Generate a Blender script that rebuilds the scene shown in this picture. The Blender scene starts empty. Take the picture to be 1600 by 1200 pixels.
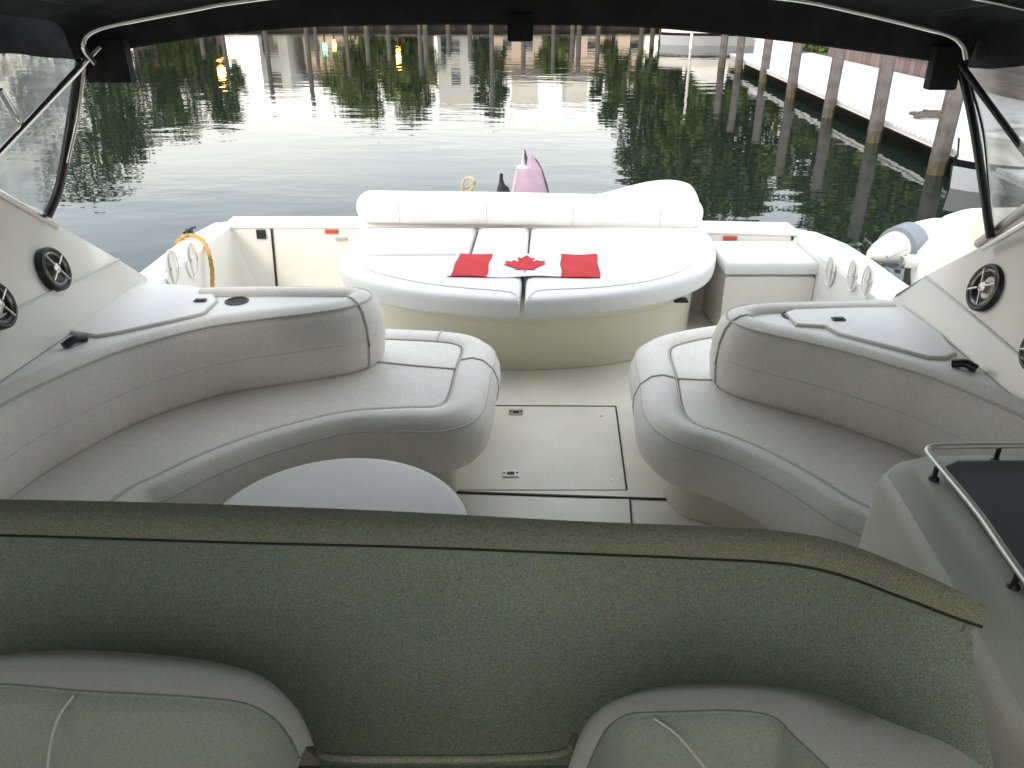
import bpy, bmesh, math, random
from mathutils import Vector, noise
random.seed(7)
C = bpy.context.scene.collection
R = math.radians
# ------------------------------------------------------------------ camera model (pixel -> point helpers)
F = 1250.0; PIT = R(26.5); H = 2.0
def ray(px, py):
    dx = (px-800)/F; dy = (600-py)/F
    return Vector((dx, math.cos(PIT)+dy*math.sin(PIT), -math.sin(PIT)+dy*math.cos(PIT)))
def P(px, py, z):
    d = ray(px, py); t = (z-H)/d.z; return Vector((d.x*t, d.y*t, z))
def PX(px, py, x):
    d = ray(px, py); t = x/d.x; return Vector((x, d.y*t, H+d.z*t))
def PY(px, py, y):
    d = ray(px, py); t = y/d.y; return Vector((d.x*t, y, H+d.z*t))

# ------------------------------------------------------------------ materials
def mat(name, col, rough=.5, metal=0, bump=0, bscale=200, var=0, vscale=6, spec=.5, coat=0, fleck=0, fscale=260):
    m = bpy.data.materials.new(name); m.use_nodes = True
    nt = m.node_tree; b = nt.nodes['Principled BSDF']
    b.inputs['Base Color'].default_value = (*col, 1); b.inputs['Roughness'].default_value = rough
    b.inputs['Metallic'].default_value = metal; b.inputs['Specular IOR Level'].default_value = spec
    if coat: b.inputs['Coat Weight'].default_value = coat; b.inputs['Coat Roughness'].default_value = .15
    tc = nt.nodes.new('ShaderNodeTexCoord')
    if var:
        n = nt.nodes.new('ShaderNodeTexNoise'); n.inputs['Scale'].default_value = vscale; n.inputs['Detail'].default_value = 6
        r = nt.nodes.new('ShaderNodeValToRGB')
        r.color_ramp.elements[0].position = .3; r.color_ramp.elements[1].position = .7
        r.color_ramp.elements[0].color = (*[c*(1-var) for c in col], 1)
        r.color_ramp.elements[1].color = (*[min(1, c*(1+var)) for c in col], 1)
        nt.links.new(tc.outputs['Object'], n.inputs['Vector']); nt.links.new(n.outputs['Fac'], r.inputs['Fac'])
        nt.links.new(r.outputs['Color'], b.inputs['Base Color'])
    if fleck:   # fine random fleck in the colour, standing in for camera grain
        fn = nt.nodes.new('ShaderNodeTexNoise'); fn.inputs['Scale'].default_value = fscale; fn.inputs['Detail'].default_value = 1
        sub = nt.nodes.new('ShaderNodeVectorMath'); sub.operation = 'SUBTRACT'; sub.inputs[1].default_value = (.5, .5, .5)
        scl = nt.nodes.new('ShaderNodeVectorMath'); scl.operation = 'MULTIPLY_ADD'; scl.inputs[1].default_value = (fleck*3,)*3; scl.inputs[2].default_value = (1, 1, 1)
        gm = nt.nodes.new('ShaderNodeMix'); gm.data_type = 'RGBA'; gm.inputs[0].default_value = .55
        mm = nt.nodes.new('ShaderNodeVectorMath'); mm.operation = 'MULTIPLY'
        L = nt.links.new; L(tc.outputs['Object'], fn.inputs['Vector']); L(fn.outputs['Color'], gm.inputs[6]); L(fn.outputs['Fac'], gm.inputs[7])
        L(gm.outputs[2], sub.inputs[0]); L(sub.outputs[0], scl.inputs[0]); L(scl.outputs[0], mm.inputs[0])
        if b.inputs['Base Color'].is_linked: L(b.inputs['Base Color'].links[0].from_socket, mm.inputs[1])
        else: mm.inputs[1].default_value = col
        L(mm.outputs[0], b.inputs['Base Color'])
    if bump:
        n2 = nt.nodes.new('ShaderNodeTexNoise'); n2.inputs['Scale'].default_value = bscale; n2.inputs['Detail'].default_value = 4
        bp = nt.nodes.new('ShaderNodeBump'); bp.inputs['Strength'].default_value = 1; bp.inputs['Distance'].default_value = bump
        nt.links.new(tc.outputs['Object'], n2.inputs['Vector']); nt.links.new(n2.outputs['Fac'], bp.inputs['Height'])
        nt.links.new(bp.outputs['Normal'], b.inputs['Normal'])
    return m
def emis(name, col, s):
    m = bpy.data.materials.new(name); m.use_nodes = True; b = m.node_tree.nodes['Principled BSDF']
    b.inputs['Base Color'].default_value = (*col, 1)
    b.inputs['Emission Color'].default_value = (*col, 1); b.inputs['Emission Strength'].default_value = s
    return m
VINYL = mat('white marine vinyl', (.74, .71, .655), .5, bump=.009, bscale=5, var=.04, vscale=3, fleck=.24, fscale=190)
VINYL2 = mat('bright white vinyl', (.73, .73, .725), .45, bump=.010, bscale=6, var=.02, vscale=3, fleck=.05, fscale=160)
SEAM = mat('seam piping', (.54, .52, .48), .6)
SEAML = mat('pale piping', (.62, .62, .62), .5)
GEL = mat('white gelcoat', (.74, .72, .66), .26, var=.03, vscale=2, coat=.3, fleck=.08, fscale=170)
GELW = mat('cool white gelcoat', (.80, .79, .755), .35, var=.02, vscale=2)
CREAM = mat('cream gelcoat', (.68, .65, .54), .35, var=.04, vscale=1.5, fleck=.08, fscale=150)
FLOOR = mat('nonskid floor', (.80, .78, .68), .5, bump=.001, bscale=260, var=.08, vscale=3.5, fleck=.12, fscale=150)
HATCH = mat('nonskid hatch', (.76, .74, .65), .5, bump=.001, bscale=260, var=.06, vscale=4, fleck=.14, fscale=150)
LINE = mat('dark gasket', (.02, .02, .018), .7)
BLACK = mat('black plastic', (.012, .013, .016), .4)
CHROME = mat('stainless steel', (.75, .75, .74), .18, 1)
DULL = mat('dull aluminium', (.55, .53, .48), .35, .8)
CANVAS = mat('black canvas', (.030, .030, .033), .9, bump=.004, bscale=40, var=.3, vscale=8, spec=.2, fleck=.5, fscale=200)
PANEL = mat('grey green carpet panel', (.29, .325, .262), .9, bump=.0006, bscale=500, var=.05, vscale=3, spec=.1, fleck=.8, fscale=420)
PANELTRIM = mat('taupe padded trim', (.27, .275, .21), .85, bump=.001, bscale=60, var=.07, vscale=5, spec=.15, fleck=.7, fscale=380)
BUCKET = mat('shaded bucket vinyl', (.27, .285, .25), .75, bump=.002, bscale=9, var=.05, vscale=4, spec=.2, fleck=.4, fscale=420)
BUCKTOP = mat('lit bucket vinyl', (.86, .83, .76), .6, bump=.002, bscale=9, var=.05, vscale=4, spec=.3, fleck=.3, fscale=420)  # lit top and shaded face are put into the two bucket colours
TABLE = mat('pale table top', (.74, .71, .66), .5, bump=.0004, bscale=90, var=.03, vscale=5, fleck=.12, fscale=230)
SMOKE = mat('smoked acrylic', (.09, .115, .12), .38, fleck=.3, fscale=380)
RED = mat('red', (.42, .07, .05), .6)
FLAGR = mat('red cloth', (.50, .012, .016), .75, bump=.004, bscale=14, var=.08, vscale=30)
FLAGW = mat('white cloth', (.70, .64, .69), .75, bump=.004, bscale=14)
ROPEY = mat('yellow rope', (.46, .27, .07), .7, bump=.003, bscale=120)
ROPET = mat('tan rope', (.50, .42, .28), .8, bump=.003, bscale=120)
PINK = mat('pink', (.44, .31, .42), .35, var=.08, vscale=12)
GREYP = mat('dark purple grey', (.07, .06, .09), .4)
PALEP = mat('pale pink', (.66, .58, .63), .35)
PILE = mat('weathered piling', (.12, .108, .102), .85, bump=.012, bscale=9, var=.4, vscale=4)
ALGAE = mat('wet algae timber', (.085, .078, .045), .6, bump=.01, bscale=12, var=.3)
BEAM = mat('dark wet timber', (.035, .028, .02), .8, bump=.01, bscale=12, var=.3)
TRUNK = mat('bark', (.06, .045, .03), .9, var=.3)
GRASS = mat('lawn', (.05, .09, .025), .95, var=.4, vscale=3)
HWHITE = mat('white house wall', (.80, .78, .72), .7, var=.04)
HSUNSET = mat('sunset tinted house wall', (.80, .62, .48), .7, var=.05)  # sunset light put into the wall colour as a peach tint
ROOF = mat('brown roof', (.10, .07, .055), .85, var=.3, vscale=8)
GLASSD = mat('dark window glass', (.03, .04, .05), .1)
STRIPE = mat('navy stripe', (.01, .012, .02), .35)
HULLG = mat('grey hull', (.42, .45, .48), .35)

def plank_mat(name, col, axis, width, var=.12):
    m = mat(name, col, .75, bump=.003, bscale=30); nt = m.node_tree; b = nt.nodes['Principled BSDF']
    g = nt.nodes.new('ShaderNodeNewGeometry'); s = nt.nodes.new('ShaderNodeSeparateXYZ')
    d = nt.nodes.new('ShaderNodeMath'); d.operation = 'DIVIDE'; d.inputs[1].default_value = width
    fl = nt.nodes.new('ShaderNodeMath'); fl.operation = 'FLOOR'
    fr = nt.nodes.new('ShaderNodeMath'); fr.operation = 'FRACT'
    wn = nt.nodes.new('ShaderNodeTexWhiteNoise'); wn.noise_dimensions = '1D'
    gap = nt.nodes.new('ShaderNodeMath'); gap.operation = 'GREATER_THAN'; gap.inputs[1].default_value = .06
    mp = nt.nodes.new('ShaderNodeMapRange'); mp.inputs['To Min'].default_value = 1-var; mp.inputs['To Max'].default_value = 1+var
    mul = nt.nodes.new('ShaderNodeMath'); mul.operation = 'MULTIPLY'
    v = nt.nodes.new('ShaderNodeVectorMath'); v.operation = 'SCALE'; v.inputs[0].default_value = col
    L = nt.links.new
    L(g.outputs['Position'], s.inputs[0]); L(s.outputs[axis], d.inputs[0]); L(d.outputs[0], fl.inputs[0]); L(d.outputs[0], fr.inputs[0])
    L(fl.outputs[0], wn.inputs['W']); L(wn.outputs['Value'], mp.inputs['Value']); L(fr.outputs[0], gap.inputs[0])
    L(mp.outputs[0], mul.inputs[0]); L(gap.outputs[0], mul.inputs[1]); L(mul.outputs[0], v.inputs['Scale']); L(v.outputs[0], b.inputs['Base Color'])
    return m
DECK = plank_mat('pale deck planks', (.76, .77, .78), 'Y', .22, .07)
FENCE = plank_mat('fence boards', (.17, .125, .11), 'Y', .35, .25)

def leaf_mat(name, c1, c2):
    m = bpy.data.materials.new(name); m.use_nodes = True; nt = m.node_tree; b = nt.nodes['Principled BSDF']
    o = nt.nodes.new('ShaderNodeNewGeometry'); r = nt.nodes.new('ShaderNodeValToRGB')
    r.color_ramp.elements[0].color = (*c1, 1); r.color_ramp.elements[1].color = (*c2, 1)
    nt.links.new(o.outputs['Random Per Island'], r.inputs['Fac']); nt.links.new(r.outputs['Color'], b.inputs['Base Color'])
    b.inputs['Roughness'].default_value = .7
    return m
LEAF = leaf_mat('foliage', (.05, .075, .012), (.13, .165, .035))
LEAFD = leaf_mat('dark foliage', (.035, .055, .012), (.08, .11, .025))

def vinyl_window():
    m = bpy.data.materials.new('hazy clear vinyl'); m.use_nodes = True; nt = m.node_tree
    b = nt.nodes['Principled BSDF']; out = nt.nodes['Material Output']
    b.inputs['Base Color'].default_value = (.62, .66, .68, 1); b.inputs['Roughness'].default_value = .3
    tr = nt.nodes.new('ShaderNodeBsdfTransparent'); tr.inputs[0].default_value = (.86, .9, .9, 1)
    mx = nt.nodes.new('ShaderNodeMixShader')
    tc = nt.nodes.new('ShaderNodeTexCoord'); mp = nt.nodes.new('ShaderNodeMapping'); mp.inputs['Scale'].default_value = (1, 1, 4)
    mp.inputs['Rotation'].default_value = (R(40), 0, 0)
    n = nt.nodes.new('ShaderNodeTexNoise'); n.inputs['Scale'].default_value = 3.5; n.inputs['Detail'].default_value = 5; n.inputs['Distortion'].default_value = 1.2
    r = nt.nodes.new('ShaderNodeMapRange'); r.inputs['From Min'].default_value = .35; r.inputs['From Max'].default_value = .7
    r.inputs['To Min'].default_value = .52; r.inputs['To Max'].default_value = .82
    L = nt.links.new
    L(tc.outputs['Object'], mp.inputs[0]); L(mp.outputs[0], n.inputs['Vector']); L(n.outputs['Fac'], r.inputs['Value'])
    L(r.outputs[0], mx.inputs[0]); L(tr.outputs[0], mx.inputs[1]); L(b.outputs[0], mx.inputs[2]); L(mx.outputs[0], out.inputs['Surface'])
    bp = nt.nodes.new('ShaderNodeBump'); bp.inputs['Distance'].default_value = .02; L(n.outputs['Fac'], bp.inputs['Height']); L(bp.outputs[0], b.inputs['Normal'])
    return m
CLEAR = vinyl_window()
TINT = CLEAR.copy(); TINT.name = 'tinted screen'
for _n in TINT.node_tree.nodes:
    if _n.type == 'BSDF_TRANSPARENT': _n.inputs[0].default_value = (.60, .66, .60, 1)
    if _n.type == 'BSDF_PRINCIPLED': _n.inputs['Base Color'].default_value = (.05, .06, .06, 1)

# ------------------------------------------------------------------ object helpers
def link(o, parent=None):
    C.objects.link(o)
    if parent is not None: o.parent = parent
    return o
def tag(o, label, cat, group=None, kind=None):
    o['label'] = label; o['category'] = cat
    if group: o['group'] = group
    if kind: o['kind'] = kind
    return o
def thing(name, label, cat, group=None, loc=(0, 0, 0)):
    o = bpy.data.objects.new(name, None); o.location = loc; link(o); o.empty_display_size = .1
    return tag(o, label, cat, group)
def mesh(name, V, Fc, m, parent=None, smooth=True, label=None, bevel=0, mats=None, fm=None):
    off = Vector((0, 0, 0))
    if parent is not None:
        off = parent.location.copy()
        if parent.parent is not None: off += parent.parent.location
    me = bpy.data.meshes.new(name); me.from_pydata([tuple(Vector(v)-off) for v in V], [], Fc)
    for x in (mats or [m]): me.materials.append(x)
    bm = bmesh.new(); bm.from_mesh(me)
    if fm:
        bm.faces.ensure_lookup_table()
        for i, k in enumerate(fm):
            if i < len(bm.faces): bm.faces[i].material_index = k
    bmesh.ops.delete(bm, geom=[v for v in bm.verts if not v.link_faces], context='VERTS')
    bmesh.ops.remove_doubles(bm, verts=bm.verts, dist=1e-5)
    bmesh.ops.recalc_face_normals(bm, faces=bm.faces)
    bm.to_mesh(me); bm.free()
    if smooth:
        me.polygons.foreach_set('use_smooth', [True]*len(me.polygons))
        me.set_sharp_from_angle(angle=R(48))
    o = bpy.data.objects.new(name, me); link(o, parent)
    if bevel:
        b = o.modifiers.new('b', 'BEVEL'); b.width = bevel; b.segments = 2; b.limit_method = 'ANGLE'; b.angle_limit = R(40); b.harden_normals = False
    if label: o['label'] = label
    return o
class MB:
    def __init__(s): s.v = []; s.f = []; s.k = []
    def add(s, V, Fc, k=0):
        n = len(s.v); s.v += [Vector(v) for v in V]; s.f += [[i+n for i in f] for f in Fc]; s.k += [k]*len(Fc); return s
    def box(s, a, b, k=0):
        x0, y0, z0 = a; x1, y1, z1 = b
        return s.add([(x0,y0,z0),(x1,y0,z0),(x1,y1,z0),(x0,y1,z0),(x0,y0,z1),(x1,y0,z1),(x1,y1,z1),(x0,y1,z1)],
                     [(3,2,1,0),(4,5,6,7),(0,1,5,4),(1,2,6,5),(2,3,7,6),(3,0,4,7)], k)
    def tube(s, pts, r, n=10, k=0, close=False, smooth=True, taper=None):
        pts = [Vector(p) for p in pts]
        if smooth and len(pts) > 2: pts = catmull(pts, 6, close)
        N = len(pts); V = []; Fc = []; up = Vector((0, 0, 1))
        for i, p in enumerate(pts):
            a = pts[(i-1) % N] if (close or i > 0) else p; b = pts[(i+1) % N] if (close or i < N-1) else p
            t = (b-a).normalized(); x = t.cross(up)
            if x.length < .05: x = t.cross(Vector((0, 1, 0)))
            x.normalize(); y = x.cross(t)
            rr = r*(taper(i/(N-1)) if taper else 1)
            for j in range(n):
                an = 2*math.pi*j/n; V.append(p+x*math.cos(an)*rr+y*math.sin(an)*rr)
        for i in range(N if close else N-1):
            for j in range(n):
                a = i*n+j; b = i*n+(j+1) % n; c = ((i+1) % N)*n+(j+1) % n; d = ((i+1) % N)*n+j
                Fc.append((a, b, c, d))
        if not close: Fc += [tuple(range(n)), tuple(range((N-1)*n, N*n))]
        return s.add(V, Fc, k)
    def lathe(s, c, prof, n=32, k=0, ax=(0, 0, 1)):
        c = Vector(c); ax = Vector(ax).normalized(); x = ax.cross(Vector((0, 1, 0)))
        if x.length < .1: x = ax.cross(Vector((1, 0, 0)))
        x.normalize(); y = ax.cross(x); V = []; Fc = []
        for r, z in prof:
            for j in range(n):
                a = 2*math.pi*j/n; V.append(c+ax*z+(x*math.cos(a)+y*math.sin(a))*max(r, 1e-4))
        m = len(prof)
        for i in range(m-1):
            for j in range(n): Fc.append((i*n+j, i*n+(j+1) % n, (i+1)*n+(j+1) % n, (i+1)*n+j))
        return s.add(V, Fc, k)
    def prism(s, pts, z0, z1, k=0):
        n = len(pts); V = [(p[0], p[1], z0) for p in pts]+[(p[0], p[1], z1) for p in pts]
        return s.add(V, [tuple(range(n))[::-1], tuple(range(n, 2*n))]+[(i, (i+1) % n, (i+1) % n+n, i+n) for i in range(n)], k)
    def build(s, name, m, parent=None, **kw):
        if isinstance(m, list): return mesh(name, s.v, s.f, None, parent, mats=m, fm=s.k, **kw)
        return mesh(name, s.v, s.f, m, parent, **kw)
def catmull(p, k, close=False):
    n = len(p); out = []
    def g(i):
        if close: return p[i % n]
        if i < 0: return p[0]*2-p[1]
        if i >= n: return p[-1]*2-p[-2]
        return p[i]
    for i in range(n if close else n-1):
        a, b, c, d = g(i-1), g(i), g(i+1), g(i+2)
        for j in range(k):
            t = j/k; out.append(.5*((2*b)+(c-a)*t+(2*a-5*b+4*c-d)*t*t+(3*b-a-3*c+d)*t**3))
    if not close: out.append(p[-1].copy())
    return out
def V2(pts): return [Vector((p[0], p[1], 0)) for p in pts]
def normals2(path, close=False):
    n = len(path); out = []
    for i in range(n):
        a = path[(i-1) % n] if close or i > 0 else path[i]; b = path[(i+1) % n] if close or i < n-1 else path[i]
        t1 = path[i]-a; t2 = b-path[i]; t = (t1.normalized()+t2.normalized()) if t1.length > 1e-7 and t2.length > 1e-7 else b-a
        t.z = 0; t.normalize(); out.append(Vector((t.y, -t.x, 0)))
    return out
def sweep(path, prof, sgn=1, close_prof=True, caps=True, width=None, close=False):
    """path: list of xy Vectors (already dense); prof: list of (offset, z); offset along +sgn*normal. width(t)->scale of offset"""
    nr = normals2(path, close); V = []; Fc = []; n = len(prof); N = len(path)
    for i, p in enumerate(path):
        w = width(i/(N-1)) if width else 0
        for o, z in prof:
            if callable(o): o = o(w)
            V.append(Vector((p.x, p.y, z))+nr[i]*sgn*o)
    for i in range(N if close else N-1):
        for j in range(n if close_prof else n-1):
            i2 = (i+1) % N
            Fc.append((i*n+j, i*n+(j+1) % n, i2*n+(j+1) % n, i2*n+j))
    if caps and not close: Fc += [tuple(range(n)), tuple(range((N-1)*n, N*n))]
    return V, Fc
def area(p): return sum(p[i].x*p[(i+1) % len(p)].y-p[(i+1) % len(p)].x*p[i].y for i in range(len(p)))/2
def cushion(outline, z0, z1, r=.04, crown=.01, k=4, groove=None, smooth=True):
    """rounded padded slab: rings inset from the outline, then a faceted top made of further rings"""
    o = V2(outline)
    if area(o) < 0: o.reverse()
    if smooth: o = catmull(o, k, True)
    nr = normals2(o, True)                       # outward for CCW
    for i in range(len(o)):
        e = o[(i+1) % len(o)]-o[i]; en = Vector((e.y, -e.x, 0)).normalized(); nr[i] = nr[i]/max(.55, nr[i].dot(en))
    prof = [(-r*.7, z0), (-r*.1, z0+r*.35), (0, z0+r), (0, z1-r), (-r*.12, z1-r*.5), (-r*.4, z1-r*.16), (-r, z1), (-r*1.6, z1+crown*.3)]
    if groove: prof += [(-groove+.012, z1+crown*.5), (-groove, z1+crown*.5-.006), (-groove-.012, z1+crown*.6)]
    V = []; n = len(o)
    def ring(off):
        q = [p+nr[i]*off for i, p in enumerate(o)]
        if off > -1e-4: return q
        ok = []
        for a in q:
            d = 1e9
            for i in range(n):
                b, c = o[i], o[(i+1) % n]; e = c-b; L2 = e.length_squared
                t = 0 if L2 < 1e-12 else max(0, min(1, (a-b).dot(e)/L2)); d = min(d, (b+e*t-a).length)
            ok.append(d > -off*.93)
        if any(ok) and not all(ok):
            for i in range(n):
                if not ok[i]:
                    k1 = next(k for k in range(n) if ok[(i-k) % n]); k2 = next(k for k in range(n) if ok[(i+k) % n])
                    q[i] = q[(i-k1) % n].lerp(q[(i+k2) % n], .5) if abs(k1-k2) < 1 else (q[(i-k1) % n] if k1 < k2 else q[(i+k2) % n])
        return q
    for off, z in prof: V += [Vector((p.x, p.y, z)) for p in ring(off)]
    Fc = []
    for a in range(len(prof)-1):
        for i in range(n): Fc.append((a*n+i, a*n+(i+1) % n, (a+1)*n+(i+1) % n, (a+1)*n+i))
    m = len(prof)
    Fc.append(tuple(range(n))[::-1]); Fc.append(tuple(range((m-1)*n, m*n)))
    return V, Fc
def ring_line(outline, inset, z, k=4, rr=.004, smooth=True, part=None):
    o = V2(outline)
    if area(o) < 0: o.reverse()
    if smooth: o = catmull(o, k, True)
    nr = normals2(o, True)
    pts = [Vector((p.x, p.y, z))-nr[i]*inset for i, p in enumerate(o)]
    return pts
def path3(pts, z): return [Vector((p[0], p[1], z)) for p in pts]

# ================================================================== THE BOAT
boat = thing('motor_boat', 'white cream motor boat the view is taken from, its hull, cockpit floor, coamings and transom', 'boat')
HP = catmull(V2([(-2.16, -2.2), (-2.16, 0), (-2.15, 2), (-2.13, 3.6), (-2.14, 4.4), (-2.13, 5.0), (-2.06, 5.36), (-1.85, 5.50), (-1.0, 5.56), (0, 5.54), (1.0, 5.44), (1.75, 5.34), (2.0, 5.2), (2.14, 4.85), (2.18, 4.4), (2.2, 3.6), (2.22, 2), (2.2, 0), (2.16, -2.2)]), 6)
hv = sweep(HP, [(.02, -1.0), (.0, .1), (-.005, .47), (-.03, .535), (-.06, .55), (-.12, .55), (-.14, .545), (-.145, .52), (-.165, .50), (-.19, .02), (-.25, .0)], sgn=-1, close_prof=False, caps=False)
mesh('hull', hv[0], hv[1], GEL, boat)
# cockpit floor
fl = [HP[i]-normals2(HP)[i]*-.18 for i in range(0, len(HP), 2)]
MB().prism([(p.x, p.y) for p in fl], -.12, 0).build('cockpit_floor', FLOOR, boat, smooth=False)
# rub rail around the gunwale
rv = sweep(HP, [(.0, .40), (.035, .41), (.035, .45), (.0, .46)], sgn=-1)
mesh('rub_rail', rv[0], rv[1], SEAML, boat)
# swim platform behind the transom
MB().prism([(-1.7, 5.56), (1.7, 5.47), (1.75, 6.1), (1.4, 6.5), (-1.35, 6.6), (-1.7, 6.2)], -.42, -.34).build('swim_platform', GELW, boat, bevel=.02)
# hull bottom forward deck (behind the viewer)
MB().prism([(-2.1, -2.2), (2.1, -2.2), (1.3, -5.0), (0, -6.4), (-1.3, -5.0)], -.95, .95).build('foredeck', GEL, boat, bevel=.08)

def seam_strip(a, b, w, z, mb):
    a = Vector(a); b = Vector(b); t = (b-a).normalized(); n = Vector((-t.y, t.x, 0))*w/2
    mb.add([a+n+Vector((0,0,z)), a-n+Vector((0,0,z)), b-n+Vector((0,0,z)), b+n+Vector((0,0,z)),
            a+n, a-n, b-n, b+n], [(0,1,2,3), (0,1,5,4), (1,2,6,5), (2,3,7,6), (3,0,4,7)])
# floor hatch
hq = [P(590, 634, 0), P(962, 636, 0), P(979, 766, 0), P(560, 766, 0)]
h = MB().prism([(p.x, p.y) for p in hq], .001, .004).build('floor_hatch', HATCH, boat, smooth=False)
g = MB()
for a, b in ((0, 1), (1, 2)): seam_strip(hq[a], hq[b], .008, .0065, g)
g.build('gasket', LINE, h, smooth=False)
h2 = [P(560, 769, 0), P(1096, 784, 0), P(1110, 860, 0), P(560, 860, 0)]
hh = MB().prism([(p.x, p.y) for p in [P(560, 776, 0), P(984, 781, 0), P(992, 880, 0), P(560, 880, 0)]], .001, .004).build('floor_hatch', HATCH, boat, smooth=False)
g = MB(); seam_strip(P(560, 765, 0), P(1096, 783, 0), .010, .007, g); seam_strip(P(984, 781, 0), P(990, 860, 0), .008, .006, g)
g.build('gasket', LINE, hh, smooth=False)
def latch(px, py, w, m, inner, par):
    c = P(px, py, .004); mb = MB()
    mb.add(*cushion([(c.x-w, c.y-.028), (c.x+w, c.y-.028), (c.x+w, c.y+.028), (c.x-w, c.y+.028)], .004, .012, .003, 0, smooth=False))
    mb.add(*[[v for v in []], []]) if False else None
    mb.box((c.x-w*.45, c.y-.016, .012), (c.x+w*.45, c.y+.006, .0145), 1)
    mb.tube([(c.x-w*.3, c.y+.004, .016), (c.x+w*.3, c.y+.004, .016)], .004, 8, 0, smooth=False)
    for s in (-1, 1): mb.lathe((c.x+s*w*.78, c.y, .012), [(.006, 0), (.005, .002), (0, .002)], 10, 1)
    mb.build('latch', [m, inner], par, smooth=False)
for px, py in ((940, 650), (955, 750)):
    c_ = P(px, py, .004); MB().lathe(c_, [(.008, 0), (.007, .002), (0, .002)], 12).build('screw', DULL, h)
latch(806, 645, .036, DULL, BLACK, h)
latch(798, 741, .038, GELW, BLACK, h)

# ---------------- left coaming (console between sofa back and hull)
LB = catmull(V2([(-1.76, 1.5), (-1.745, 2.0), (-1.71, 2.33), (-1.62, 2.58), (-1.49, 2.81), (-1.27, 3.02), (-1.05, 3.12), (-.87, 3.185), (-.73, 3.25), (-.655, 3.33), (-.64, 3.42), (-.70, 3.485), (-.82, 3.50), (-1.1, 3.505), (-1.3, 3.50), (-1.42, 3.49)]), 5)
RB = catmull(V2([(1.86, 1.4), (1.80, 1.9), (1.67, 2.25), (1.53, 2.52), (1.40, 2.67), (1.25, 2.81), (1.09, 2.925), (.985, 3.0), (.925, 3.08), (.915, 3.17), (.965, 3.245), (1.08, 3.29), (1.3, 3.31), (1.5, 3.325), (1.66, 3.33)]), 5)
def coaming(path, sgn, xo, y1):
    pts = [(p.x, p.y) for p in [path[i]-normals2(path)[i]*sgn*.03 for i in range(0, len(path), 1)]]
    pts += [(xo, y1), (xo, path[0].y)]
    return MB().prism(pts, 0.002, .742).build('side_coaming', GELW, boat, smooth=False, bevel=.006)
cl = coaming(LB, 1, -2.0, 3.52)
cr = coaming(RB, -1, 2.02, 3.34)
# raised locker lids on the coamings
def lid(px, par, z=.742, t=.014):
    o = [P(x, y, z+t) for x, y in px]
    V, Fc = cushion([(p.x, p.y) for p in o], z-.002, z+t, .006, 0, smooth=False)
    l = mesh('locker_lid', V, Fc, GELW, par)
    e = MB(); pts = [Vector((p.x, p.y, z+.002)) for p in o]
    e.tube(pts, .006, 6, 0, close=True, smooth=False); e.build('seal', SEAM, l)
    return l
l1 = lid([(108, 516), (150, 523), (186, 517), (255, 502), (300, 492), (318, 487), (338, 468), (330, 453), (300, 446), (215, 440), (160, 476)], cl)
l2 = lid([(1228, 487), (1245, 505), (1290, 508), (1310, 519), (1400, 542), (1450, 556), (1478, 557), (1494, 550), (1470, 520), (1405, 474), (1350, 470), (1260, 476)], cr)
def cup(px, py, r, par, square=False, z=.742):
    c = P(px, py, z); m = MB()
    if square:
        m.add(*cushion([(c.x-r, c.y-r*.6), (c.x+r, c.y-r*.6), (c.x+r, c.y+r*.6), (c.x-r, c.y+r*.6)], z, z+.006, .003, 0, smooth=False), 0)
        m.box((c.x-r*.7, c.y-r*.3, z+.006), (c.x+r*.7, c.y+r*.3, z+.010), 1)
        m.build('lid_catch', [BLACK, SMOKE], par, smooth=False)
    else:
        m.lathe(c, [(r, 0), (r*1.0, .004), (r*.88, .005), (r*.84, .002)], 32, 0)
        m.lathe(c, [(r*.84, .002), (r*.80, .0012), (0, .0012)], 32, 1)
        m.build('cup_holder', [BLACK, LINE], par)
cup(370, 471, .052, cl); cup(313, 470, .026, cl, True, .757); cup(1238, 494, .045, cr); cup(1310, 499, .026, cr, True, .757)
def pull(a, b, par):
    a = P(*a, .752); b = P(*b, .752); m = MB(); m.tube([a, (a+b)/2+Vector((0, 0, .012)), b], .017, 8, 0)
    m.build('strap_handle', BLACK, par)
pull((100, 541), (134, 528), cl); pull((1488, 568), (1526, 577), cr)

# ---------------- sloping side walls with loudspeakers
def sidewall(s, tipy, ybase):
    # rails run forward from the aft tip
    X0, X1, X2 = (1.72, 1.755, 1.80)
    base = [(X0, tipy, .745), (X0, tipy-.35, .745), (X0, 2.4, .745), (X0+.02, 1.5, .745), (X0+.02, 0, .745), (X0+.02, -1.6, .745)]
    if s < 0:
        cre = [PX(182, 404, -X1), PX(150, 421, -X1), PX(70, 460, -X1), PX(0, 496, -X1), PX(-180, 590, -X1)]
        top = [PX(150, 386, -X2), PX(92, 352, -X2), PX(40, 372, -X2), PX(0, 400, -X2), PX(-180, 500, -X2)]
    m = MB()
    return m
def wall_poly(s, edge_top, crease, base):
    V = []; Fc = []
    n = len(edge_top)
    rows = [base, [b.lerp(c, .92) for b, c in zip(base, crease)], crease, edge_top]
    rows = [[Vector(p) for p in r] for r in rows]
    out = [p+Vector((s*.07, 0, 0)) for p in edge_top]
    out2 = [Vector((s*2.04, p.y, .5)) for p in base]
    rows += [out, out2]
    for r in rows: V += r
    for a in range(len(rows)-1):
        for i in range(n-1): Fc.append((a*n+i, a*n+i+1, (a+1)*n+i+1, (a+1)*n+i))
    for i in (0, n-1): Fc.append(tuple(a*n+i for a in range(len(rows))))
    return V, Fc
XL = -1.76
baseL = [P(232, 438, .745), P(196, 461, .745), P(112, 520, .745), P(0, 596, .745), Vector((-1.74, 1.4, .745)), Vector((-1.74, -1.8, .745))]
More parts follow.
